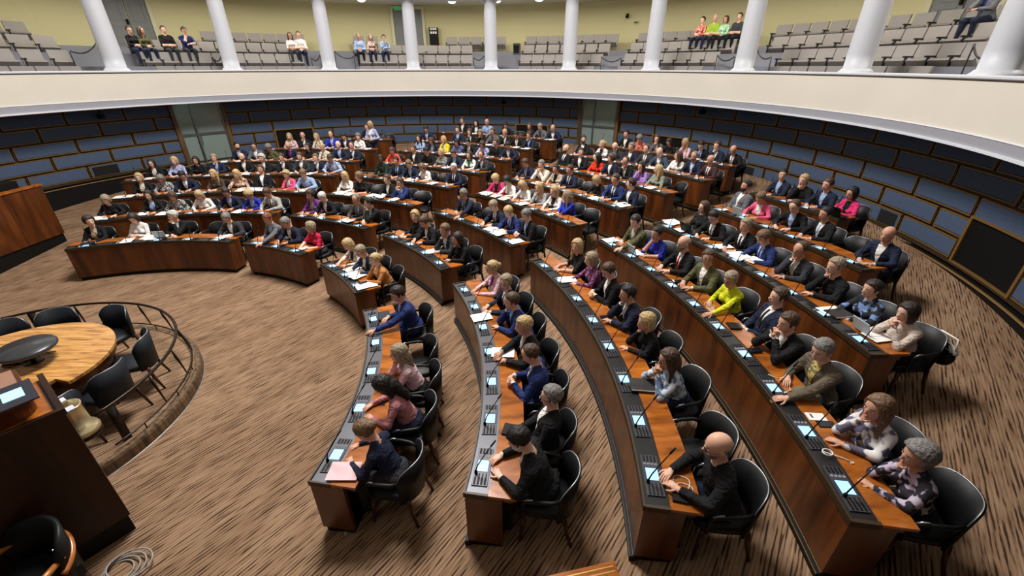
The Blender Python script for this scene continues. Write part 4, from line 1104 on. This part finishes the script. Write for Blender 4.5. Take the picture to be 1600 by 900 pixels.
for ln, (nth_) in zip(GALLERY.split('\n'), range(20)):
    p = ln.split(); r = int(p[7]) - 1 if len(p) > 7 else int(p[-1]) - 1; R = TB[r] - .13
    th = at_cyl(float(p[0]), float(p[1]), R)[0]; x, y = pol(R, th, OX, OY)
    lab = 'person in %s seated in the gallery, %s from left' % (outfit_words(p[6]), nth(nth_))
    add_person((x, y, TZ[r]), rad(th) + PI / 2, (p[2], p[3], p[4], p[5], p[6]), lab, 'visitors in the gallery', (float(p[0]), float(p[1])))
# ceiling lamps
M_LAMP = mat('lit_opal_glass', srgb(255, 250, 236), .3, emit=4, ecol=srgb(255, 244, 222))
mb = MB(); mb.lathe([(.001, -.16), (.08, -.155), (.15, -.12), (.19, -.06), (.2, -.03)], 18); ME_BOWL = mb.mesh('glass_bowl', True); ME_BOWL.materials.append(M_LAMP)
mb = MB(); mb.lathe([(.21, -.035), (.22, -.02), (.2, 0), (.05, 0)], 18); mb.lathe([(.02, -.19), (.025, -.165), (.01, -.155)], 8); ME_RIM = mb.mesh('rim', True); ME_RIM.materials.append(M_BRASS)
lt = [106.5, 97.8, 89, 80, 71.5, 62.7, 53.5, 44.5, 35.5, 26.5, 17.5, 8.5, -.5, -9.5, 115.5, 124.5, 133.5, 142.5, 151.5, 160.5]
for i, th in enumerate(sorted(lt, reverse=True)):
    x, y = pol(12.3, th, OX, OY); o = empty('ceiling_lamp', (x, y, 6.78)); tag(o, 'lit opal bowl lamp on the gallery ceiling, %s from the left' % nth(i), 'lamp', 'gallery ceiling lamps')
    link('glass_bowl', ME_BOWL, None, o); link('rim', ME_RIM, None, o)
    l = bpy.data.lights.new('lamp_light', 'AREA'); l.shape = 'DISK'; l.size = .4; l.energy = 42; l.color = (1, .95, .85)
    lo = bpy.data.objects.new('lamp_light', l); lo.location = (x, y, 6.58); COL.objects.link(lo)
# gallery doors
for di, (x0, x1, yt) in enumerate(((166, 236, 10), (617, 661, 20), (1448, 1552, 10))):
    t1 = at_cyl(x0, 50 if di == 1 else 35, R_GW)[0]; t0 = at_cyl(x1, 50 if di == 1 else 35, R_GW)[0]; tm = (t0 + t1) / 2; top = 6.62
    root = struct(empty('door_%d' % (di + 3), (*pol(R_GW, tm, OX, OY), 4.86)))
    mb = MB(); mb.arc(OX, OY, R_GW - .1, R_GW + .02, t0 - .5, t0, 4.86, top + .12, 1); mb.arc(OX, OY, R_GW - .1, R_GW + .02, t1, t1 + .5, 4.86, top + .12, 1); mb.arc(OX, OY, R_GW - .1, R_GW + .02, t0, t1, top, top + .12, 4)
    keep(mb.build('door_frame', mat('cream_frame', srgb(206, 202, 170), .6)), root)
    nl = 2
    for j in range(nl):
        a0 = t0 + (t1 - t0) * j / nl + .08; a1 = t0 + (t1 - t0) * (j + 1) / nl - .08; w_ = a1 - a0
        mb = MB(); mb.arc(OX, OY, R_GW - .06, R_GW, a0, a1, 4.87, top, 3); lf = keep(mb.build('door_leaf', M_DOORG), root)
        mb = MB()
        for z0, z1 in ((5.0, 5.6), (5.72, 6.5)):
            for q0, q1, h0, h1 in ((a0 + w_ * .18, a0 + w_ * .24, z0, z1), (a1 - w_ * .24, a1 - w_ * .18, z0, z1), (a0 + w_ * .24, a1 - w_ * .24, z0, z0 + .04), (a0 + w_ * .24, a1 - w_ * .24, z1 - .04, z1)): mb.arc(OX, OY, R_GW - .075, R_GW - .058, q0, q1, h0, h1, 2)
        o = mb.build('panel_moulding', M_DOORG); o.parent = lf; o.matrix_parent_inverse = root.matrix_basis.inverted() if False else Matrix(); 
        o.parent = root; o.matrix_parent_inverse = root.matrix_basis.inverted()
    mb = MB(); xx, yy_ = pol(R_GW - .1, tm + .25, OX, OY); mb.box(xx - .03, xx + .03, yy_ - .03, yy_ + .03, 5.62, 5.78); keep(mb.build('lock_plate', M_BLACK), root)
M_EXIT = mat('exit_green', srgb(40, 110, 60), .5, emit=.5, ecol=srgb(60, 150, 80))
def at_wall_box(name, px, py, w_, h, d, m, label, cat, R=R_GW - .06, parts=None):
    th, z = at_cyl(px, py, R); x, y = pol(R, th, OX, OY); root = empty(name, (x, y, z), rad(th) - PI / 2); tag(root, label, cat)
    mb = MB(); mb.box(-w_ / 2, w_ / 2, -d, 0, -h / 2, h / 2); mb.build('case', m, root); return root
e = at_wall_box('exit_sign', 621, 13.5, .32, .12, .05, M_EXIT, 'small green exit sign above the grey gallery door', 'sign')
mb = MB(); mb.box(-.17, .17, -.055, -.045, -.07, -.06); mb.build('rim', M_WHITE, e)
cb = at_wall_box('brochure_rack', 678.5, 57, .42, .72, .25, M_BLACK, 'black brochure rack with white leaflets beside the gallery door', 'rack')
for i in range(3):
    for j in range(2): mb = MB(); mb.box(-.15 + i * .11, -.07 + i * .11, -.27, -.25, .10 + j * .15, .19 + j * .15); mb.build('leaflet', M_PAPER, cb)
sp = at_wall_box('security_camera', 981, 25, .1, .16, .1, M_BLACK, 'small black wall camera on the yellow gallery wall', 'camera'); mb = MB(); mb.tube([(0, -.1, .0), (0, -.16, -.05)], [.04, .05], 8); mb.build('lens', M_BLACK, sp)
nt_ = at_wall_box('wall_notice', 994, 35, .22, .1, .01, mat('pale_notice', srgb(180, 176, 150), .7), 'small pale notice on the yellow gallery wall', 'notice'); mb = MB(); mb.box(-.08, .08, -.013, -.01, -.02, .02); mb.build('print', M_BRASS2, nt_)
gb = at_wall_box('grey_box', 808.5, 77, .3, .45, .2, mat('dark_grey_box', srgb(84, 84, 88), .6), 'dark grey box standing at the stair by the gallery seats', 'box', R=12.5); mb = MB(); mb.box(-.12, .12, -.21, -.2, -.15, .15); mb.build('front_grille', M_BLACK, gb)
# black rope barriers across the stairs
for i, (xa, ya, xb, yb, R) in enumerate(((108, 79, 150, 67, 11.8), (330, 30 + 58, 345, 88, 11.8), (522, 80, 553, 88, 11.8), (486, 90, 500, 85, 11.6), (740, 89, 757, 86, 11.6), (940, 89, 971, 90, 11.8), (1121, 86, 1149, 87, 11.8), (1183, 76, 1206, 88, 12.0), (1522, 70, 1552, 82, 11.8))):
    A, B_ = at_cyl(xa, ya, R), at_cyl(xb, yb, R); pa = Vector((*pol(R, A[0], OX, OY), A[1])); pb = Vector((*pol(R, B_[0], OX, OY), B_[1])); root = empty('rope_barrier', tuple(pa)); tag(root, 'black rope barrier across the gallery stairs, %s from the left' % nth(i), 'rope barrier', 'rope barriers in the gallery')
    pts = [pa.lerp(pb, t) - Vector((0, 0, .16 * 4 * t * (1 - t))) for t in [j / 10 for j in range(11)]]
    mb = MB(); mb.tube([p - pa for p in pts], .02, 6); mb.build('rope', M_ARM, root, True)
    for p in (pa, pb): mb = MB(); mb.tube([p - pa + Vector((0, 0, .02)), p - pa - Vector((0, 0, .03))], .026, 8); mb.build('end_cap', M_CHROME, root)
    mb = MB(); zf_ = next((z for r_, z in zip((11.2, 12.05, 12.9), TZ) if R < r_), TZ[3])
    for p in (pa, pb): mb.tube([(p.x - pa.x, p.y - pa.y, p.z - pa.z), (p.x - pa.x, p.y - pa.y, zf_ - pa.z)], .014, 6)
    mb.build('post', M_ARM, root)
# small cameras under the gallery
for i, (px, py) in enumerate(((157, 181), (787, 159), (1098, 174))):
    R = R_WALL - .25; th, z = at_cyl(px, py, R); x, y = pol(R, th, OX, OY); root = empty('dome_camera', (x, y, z), rad(th) + PI / 2); tag(root, 'black camera hanging under the gallery, %s of three' % ('leftmost', 'middle', 'rightmost')[i], 'camera', 'cameras under the gallery')
    mb = MB(); mb.box(-.07, .07, -.08, .08, -.08, .06); mb.build('body', M_BLACK, root); mb = MB(); mb.tube([(0, .08, -.02), (0, .14, -.035)], [.045, .05], 10); mb.build('lens', M_BLACK, root); mb = MB(); mb.tube([(0, 0, .06), (0, 0, 3.2 - z)], .02, 6); mb.build('bracket', M_BLACK, root)
# lobby furniture behind the glass doors
for (a, rr, sp_) in ((139.6, R_WALL + .75, 40), (56.0, R_WALL + .8, 200)):
    x, y = pol(rr, a, OX, OY); z = floor_z(*pol(R_WALL, a, OX, OY)) - .02
    add_chair((x, y, z), rad(a + sp_), 'black chair behind the glass door, %s' % ('left door' if a > 100 else 'right door'), 'chairs in the lobby', parts=False)
# ------------------------------------------------------------------ clerks' platform, podium and rostrum
PX_, PY_ = -6.745, 4.22
mb = MB(); mb.lathe([(2.18, 0), (2.18, .13), (2.14, .16), (.001, .16)], 96); o = struct(mb.build('floor_platform', M_CARPET, None, False, (PX_, PY_, 0)))
M_KERB = mat('striped_kerb_wood', rough=.5, build=wood(srgb(40, 26, 16), srgb(92, 70, 48), srgb(128, 104, 76), (16, 16, .6)))
mb = MB(); mb.sweep(0, 0, [(2.185, .005), (2.2, .012), (2.195, .13), (2.18, .165), (2.12, .168), (2.11, .15)], 0, 360, 120, closed=True); k_ = mb.build('kerb', M_KERB, o)
mb = MB(); mb.sweep(0, 0, [(2.188, .0), (2.21, .004), (2.188, .012)], 0, 360, 120, closed=True); mb.build('metal_edge', mat('dull_edge', srgb(120, 116, 110), .4, metal=.4), o)
RR = 2.04; ZT = .70
def rang(px, py, z): x, y = at_z(px, py, z); return math.degrees(math.atan2(y - PY_, x - PX_))
a_end, a_start = rang(146, 649, ZT), rang(2, 497, ZT)
if a_start < a_end: a_start += 360
rl = empty('round_railing', (PX_, PY_, .16)); tag(rl, 'dark bronze railing curving around the round oak table platform', 'railing')
arc_pts = lambda R, z, a0, a1, n=48: [(R * math.cos(rad(a0 + (a1 - a0) * i / n)), R * math.sin(rad(a0 + (a1 - a0) * i / n)), z) for i in range(n + 1)]
mb = MB(); mb.tube(arc_pts(RR, ZT - .16, a_end, a_start), .02, 8); mb.build('top_rail', M_IRON, rl, True)
mb = MB(); mb.tube(arc_pts(RR + .07, .09, a_end, a_start), .012, 6); mb.build('lower_rail', M_IRON, rl, True)
for px, py, wide in ((50, 484, 1), (122, 471, 0), (180, 466, 0), (225, 469.5, 0), (260, 479, 0), (282, 510, 0), (270, 545, 0), (232, 587, 0), (170, 634, 1)):
    a = rang(px, py, ZT); c, s_ = math.cos(rad(a)), math.sin(rad(a)); mb = MB()
    if wide: mb.box(-.012, .012, -.045, .045, .0, ZT - .16, Matrix.Translation((RR * c, RR * s_, 0)) @ Matrix.Rotation(rad(a), 4, 'Z'))
    else: mb.tube([((RR + .07) * c, (RR + .07) * s_, .09), ((RR + .04) * c, (RR + .04) * s_, .3), ((RR + .02) * c, (RR + .02) * s_, .40), (RR * c, RR * s_, ZT - .16)], [.008, .014, .018, .008], 7)
    mb.build('post' if wide else 'baluster', M_IRON, rl, True)
for i in range(9):
    a = a_end + (a_start - a_end) * (i + .6) / 9; mb = MB(); mb.tube([((RR + .07) * math.cos(rad(a)), (RR + .07) * math.sin(rad(a)), z) for z in (0, .09)], .008, 5); mb.build('foot', M_IRON, rl)
# oak table
TX, TY, TZ0, TR = -6.35, 4.25, .16, 1.07
tb = empty('oak_table', (TX, TY, TZ0)); tag(tb, 'large round oak table with notched edge on the railed platform', 'table')
def tr_(a): return .86 if -82 < a < -14 else TR
ang = [-180 + 3 * i for i in range(121)][:-1]; ang = sorted(set(ang + [-14.01, -13.9, -82.01, -81.9])); pts = [(tr_(a) * math.cos(rad(a)), tr_(a) * math.sin(rad(a))) for a in ang]; n = len(pts)
def slab(z0, z1, s=1):
    mb = MB(); vs = [(x * s, y * s, z0) for x, y in pts] + [(x * s, y * s, z1) for x, y in pts]; mb.add(vs, [tuple(range(n))[::-1], tuple(range(n, 2 * n))] + [(i, (i + 1) % n, n + (i + 1) % n, n + i) for i in range(n)]); return mb
slab(.70, .74).build('table_top', M_OAK, tb); slab(.60, .70, .97).build('apron', M_FRONT, tb)
for a in (35, 125, 215, 330):
    r_ = .8; c, s_ = math.cos(rad(a)) * r_, math.sin(rad(a)) * r_; mb = MB(); mb.add([(c + dx * f, s_ + dy * f, z) for z, f in ((0, .7), (.62, 1)) for dx, dy in ((-.07, -.07), (.07, -.07), (.07, .07), (-.07, .07))], [(3, 2, 1, 0), (4, 5, 6, 7), (0, 1, 5, 4), (1, 2, 6, 5), (2, 3, 7, 6), (3, 0, 4, 7)]); mb.build('leg', M_FRONT, tb)
dx, dy = at_z(40, 545, 1.1); ds = empty('round_disc_lamp', (dx, dy, TZ0 + .74)); tag(ds, 'round dark grey disc on a short stem on the oak table', 'lamp')
mb = MB(); mb.lathe([(.001, .17), (.28, .17), (.30, .19), (.30, .21), (.28, .235), (.001, .245)], 40); mb.build('disc', mat('dark_grey_metal', srgb(70, 72, 76), .3, metal=.5), ds, True)
mb = MB(); mb.lathe([(.10, 0), (.1, .012), (.03, .02), (.025, .17)], 20); mb.build('stem', M_IRON, ds)
cbl = empty('table_cable', (*at_z(22, 568, .9), .9)); tag(cbl, 'tangled black cables lying on the oak table under the disc', 'cable')
mb = MB(); mb.tube([(.12 * math.cos(t) * (1 + .4 * math.sin(3 * t)), .09 * math.sin(t), .015 + .012 * math.sin(5 * t)) for t in [2 * PI * i / 30 for i in range(30)]], .009, 5, closed=True); mb.tube([(.1, .02, .01), (.2, .1, .012), (.16, .2, .012), (.3, .25, .012)], .007, 5); mb.build('loop', M_ARM, cbl, True); mb = MB(); mb.box(-.08, .06, -.05, .05, 0, .035); mb.build('plug_block', M_BLACK, cbl)
for i, (px, py) in enumerate(((77, 505), (160, 499), (196, 535), (145, 580), (52, 612), (4, 532))):
    x, y = at_z(px, py, .9); a = math.atan2(y - TY, x - TX); d = max(math.hypot(x - TX, y - TY) - .1, 1.18); x, y = TX + d * math.cos(a), TY + d * math.sin(a)
    add_chair((x, y, .16), a + PI / 2, 'dark leather chair with wooden legs at the oak table, %s clockwise from the far left' % NTH[i], 'chairs round the oak table', leather=M_NAVYLEATHER, arms=False)
# tall podium at the left edge
pd = empty('speaker_podium', (-11.44, 10.3, floor_z(-11.44, 10.3))); tag(pd, 'tall wooden podium with black base at the left edge', 'podium')
zb = floor_z(-11.44, 10.3)
def kb(mb, name, m, root): return keep(mb.build(name, m), root)
yy = [10.3, 9.4, 8.5, 7.6, 6.7, 5.8]
for i in range(5): mb = MB(); mb.box(-11.5, -11.44, yy[i + 1] + .004, yy[i] - .004, zb + .22, 1.68); kb(mb, 'panel', M_FRONT, pd)
mb = MB(); mb.box(-12.6, -11.5, 5.8, 10.29, zb + .22, 1.66); kb(mb, 'body', M_FRONT, pd)
mb = MB(); mb.box(-12.6, -11.47, 5.8, 10.28, -.02, zb + .22); kb(mb, 'plinth', M_BLACK, pd)
mb = MB(); mb.box(-11.56, -11.42, 5.8, 10.32, 1.68, 1.72); kb(mb, 'top_edge', M_TOP, pd)
mb = MB(); mb.box(-12.6, -11.75, 5.8, 10.1, 1.66, 1.84); kb(mb, 'black_top', M_BLACK, pd)
mb = MB(); mb.tube([(-11.9, 9.3, 1.84), (-11.95, 9.35, 2.0), (-12.1, 9.5, 2.2)], .008, 5); kb(mb, 'microphone', M_BLACK, pd)
# rostrum in the lower left corner
P0 = Vector((-3.87, 2.76, 0)); e1 = Vector((-.586, -.81, 0)).normalized(); e2 = Vector((-e1.y, e1.x, 0)); e2 = -e2 if e2.x > 0 else e2
ro = empty('rostrum', tuple(P0)); tag(ro, 'dark wooden speaking rostrum with lit screen in the lower left corner', 'rostrum')
MR = Matrix(((e1.x, e2.x, 0, 0), (e1.y, e2.y, 0, 0), (0, 0, 1, 0), (0, 0, 0, 1)))
def rb(a0, a1, b0, b1, z0, z1, name, m): mb = MB(); mb.box(a0, a1, b0, b1, z0, z1, MR); return mb.build(name, m, ro)
rb(.0, 1.5, 0, .05, .22, 1.58, 'front_panel', M_WALNUT); rb(0, .05, .05, .8, .22, 1.58, 'end_panel', M_WALNUT); rb(.05, 1.5, .05, .8, 1.5, 1.58, 'shelf', M_TOP); rb(.02, 1.5, .02, .8, 0, .22, 'plinth', M_BLACK)
rb(-.015, 1.5, -.015, .03, 1.58, 1.64, 'top_edge', M_WALNUT); rb(-.015, .03, .03, .8, 1.58, 1.64, 'end_edge', M_WALNUT)
mb = MB(); pr = [(.12, .78)] + [(.30 - .18 * math.cos(t), .34 - .18 * math.sin(t)) for t in [PI / 2 * i / 6 for i in range(7)]] + [(1.4, .16), (1.4, .78)]
vs = [tuple(MR @ Vector((x, y, z))) for z in (1.58, 1.78) for x, y in pr]; n_ = len(pr); mb.add(vs, [tuple(range(n_)), tuple(range(2 * n_ - 1, n_ - 1, -1))] + [(i, (i + 1) % n_, n_ + (i + 1) % n_, n_ + i) for i in range(n_)]); mb.build('lectern', M_FRONT, ro)
M_LTOP = mat('lectern_top', srgb(150, 112, 92), .35)
mb = MB(); vs = [tuple(MR @ Vector((.76 + (x - .76) * .96, .47 + (y - .47) * .94, z))) for z in (1.78, 1.795) for x, y in pr]; mb.add(vs, [tuple(range(n_)), tuple(range(2 * n_ - 1, n_ - 1, -1))] + [(i, (i + 1) % n_, n_ + (i + 1) % n_, n_ + i) for i in range(n_)]); mb.build('lectern_top', M_LTOP, ro)
rx = [MR.inverted() @ (Vector((*at_z(px, py, 1.81), 0)) - P0) for px, py in ((4, 620), (20, 609), (35, 614), (17, 627))]
c_ = sum(rx, Vector()) / 4
mb = MB(); mb.box(c_.x - .13, c_.x + .13, c_.y - .2, c_.y + .2, 1.795, 1.808, MR); p_ = mb.build('touch_panel', mat('panel_navy', srgb(36, 38, 50), .3), ro)
mb = MB(); mb.box(c_.x - .065, c_.x + .065, c_.y - .085, c_.y + .085, 1.808, 1.812, MR); mb.build('screen', M_SCREEN, p_)
# metal vessel by the end of the rail
bx, by = at_z(122, 668, .86); mv = empty('metal_vessel', (bx, by, 0)); tag(mv, 'pale metal vessel with two white clips beside the rostrum', 'vessel')
mb = MB(); mb.lathe([(.17, .80), (.175, .83), (.16, .86), (.125, .88), (.115, 1.12), (.125, 1.15), (.105, 1.15), (.10, .95), (.001, .95)], 28); mb.build('bowl', mat('pale_brass', srgb(206, 190, 150), .25, metal=.7), mv, True)
mb = MB(); mb.lathe([(.001, .74), (.16, .75), (.175, .77), (.17, .8)], 24); mb.tube([(0, 0, .765), (-.06, -.08, .765), (-.12, -.165, .765)], .025, 8); mb.build('bracket', M_IRON, mv)
for a in (150, 330): mb = MB(); mb.box(.07, .16, -.045, .045, 1.15, 1.175, Matrix.Rotation(rad(a), 4, 'Z')); mb.build('clip', M_WHITE, mv)
# armchair in the corner
ac = empty('bentwood_armchair', (-4.0, 1.98, 0), rad(168)); tag(ac, 'black leather armchair with bent wooden arms in the lower left corner', 'armchair')
mb = MB(); shell(mb, .27, .31, 200, 340, 16, .34, .86); mb.build('backrest', M_LEATHER, ac, True)
mb = MB(); mb.box(-.26, .26, -.22, .26, .34, .47); mb.build('seat', M_LEATHER, ac)
for s_ in (-1, 1):
    mb = MB(); mb.tube([(s_ * .27, -.16, .66), (s_ * .31, .0, .66), (s_ * .32, .18, .655), (s_ * .30, .27, .64), (s_ * .27, .29, .6), (s_ * .26, .27, .55)], [.022, .026, .028, .026, .024, .018], 8); mb.build('armrest', M_ARMWOOD, ac, True)
    for y in (-.2, .22): mb = MB(); mb.tube([(s_ * .23, y, .36), (s_ * .25, y * 1.15, 0)], [.026, .016], 7); mb.build('leg', M_LEGWOOD, ac, True)
mb = MB(); mb.tube([(.325 * math.cos(rad(t)), .325 * math.sin(rad(t)), .6 + .05 * math.cos(rad(2 * (t - 270)))) for t in range(196, 346, 6)], .024, 8); mb.build('wooden_hoop', M_ARMWOOD, ac, True)
for i in range(9):
    t = rad(205 + 130 * i / 8); mb = MB(); mb.ball((.318 * math.cos(t), .318 * math.sin(t), .80), .008, 6, 4); mb.build('stud', M_CHROME, ac)
cx_, cy_ = at_z(186, 893, 0); cc = empty('cable_coil', (cx_, cy_, 0)); tag(cc, 'coil of pale grey cable on the carpet in the lower left', 'cable')
for i in range(4): mb = MB(); mb.tube([((.13 + .02 * i) * math.cos(t) + .03 * i, (.1 + .015 * i) * math.sin(t) + .015 * i, .012 + .014 * i + .01 * math.sin(2 * t)) for t in [2 * PI * j / 28 for j in range(28)]], .008, 5, closed=True); mb.build('loop', mat('grey_cable', srgb(150, 146, 138), .5), cc, True)
# small inlaid stand at the bottom edge
zt = .9; A = Vector((*at_z(957, 881, zt), 0)); B_ = Vector((*at_z(905, 893, zt), 0)); u_ = (B_ - A).normalized(); v_ = Vector((-u_.y, u_.x, 0)); v_ = -v_ if v_.y > 0 else v_
sd = empty('inlaid_stand', (A.x, A.y, floor_z(A.x, A.y))); tag(sd, 'small wooden stand with brass inlay at the bottom edge', 'stand'); MS = Matrix(((u_.x, v_.x, 0, 0), (u_.y, v_.y, 0, 0), (0, 0, 1, 0), (0, 0, 0, 1)))
mb = MB(); mb.box(0, .5, 0, .4, 0, zt - .03 - sd.location.z, MS); mb.build('cabinet', M_FRONT, sd)
for q in ((-.02, .52, -.02, .07), (-.02, .07, .07, .42), (.45, .52, .07, .42), (.07, .45, .35, .42)): mb = MB(); mb.box(*q, zt - .03 - sd.location.z, zt - sd.location.z, MS); mb.build('top_frame', M_TOP, sd)
mb = MB(); mb.box(.07, .45, .07, .35, zt - .03 - sd.location.z, zt - .02 - sd.location.z, MS); mb.build('top_panel', M_FRONT, sd)
for q in ((.0, .4, .01, .02), (.0, .4, .045, .055), (.01, .02, .1, .38), (.045, .055, .1, .38)): mb = MB(); mb.box(*q, zt - sd.location.z, zt + .002 - sd.location.z, MS); mb.build('brass_inlay', mat('bright_brass', srgb(190, 150, 80), .3, metal=.8), sd)

bd = empty('grey_board', (*at_z(553, 818, .02), 0)); tag(bd, 'pale grey board lying under the near end of the front row desk', 'board'); mb = MB(); mb.box(-.11, .11, -.16, .16, 0, .02, Matrix.Rotation(.5, 4, 'Z')); mb.build('plate', mat('pale_grey_board', srgb(176, 178, 180), .6), bd); mb = MB(); mb.box(-.105, .105, -.155, .155, .02, .024, Matrix.Rotation(.5, 4, 'Z')); mb.build('surface', M_BAND, bd)
hx, hy = pol(ROW_R[4] + 1.03, 2.6); hb = empty('handbag', (hx, hy, floor_z(hx, hy) + .42), rad(2.6) + PI / 2); tag(hb, 'black handbag with white flap hung on the last fifth row chair', 'handbag')
mb = MB(); mb.ball((0, 0, .14), (.17, .07, .15), 16, 10); mb.build('body', M_LEATHER, hb, True); mb = MB(); mb.ball((0, -.012, .20), (.165, .07, .09), 16, 8); mb.build('flap', mat('off_white_fabric', srgb(196, 192, 186), .8), hb, True); mb = MB(); mb.tube([(-.14, 0, .22), (-.1, 0, .38), (.1, 0, .38), (.14, 0, .22)], .01, 6); mb.build('strap', M_PAPER, hb, True)
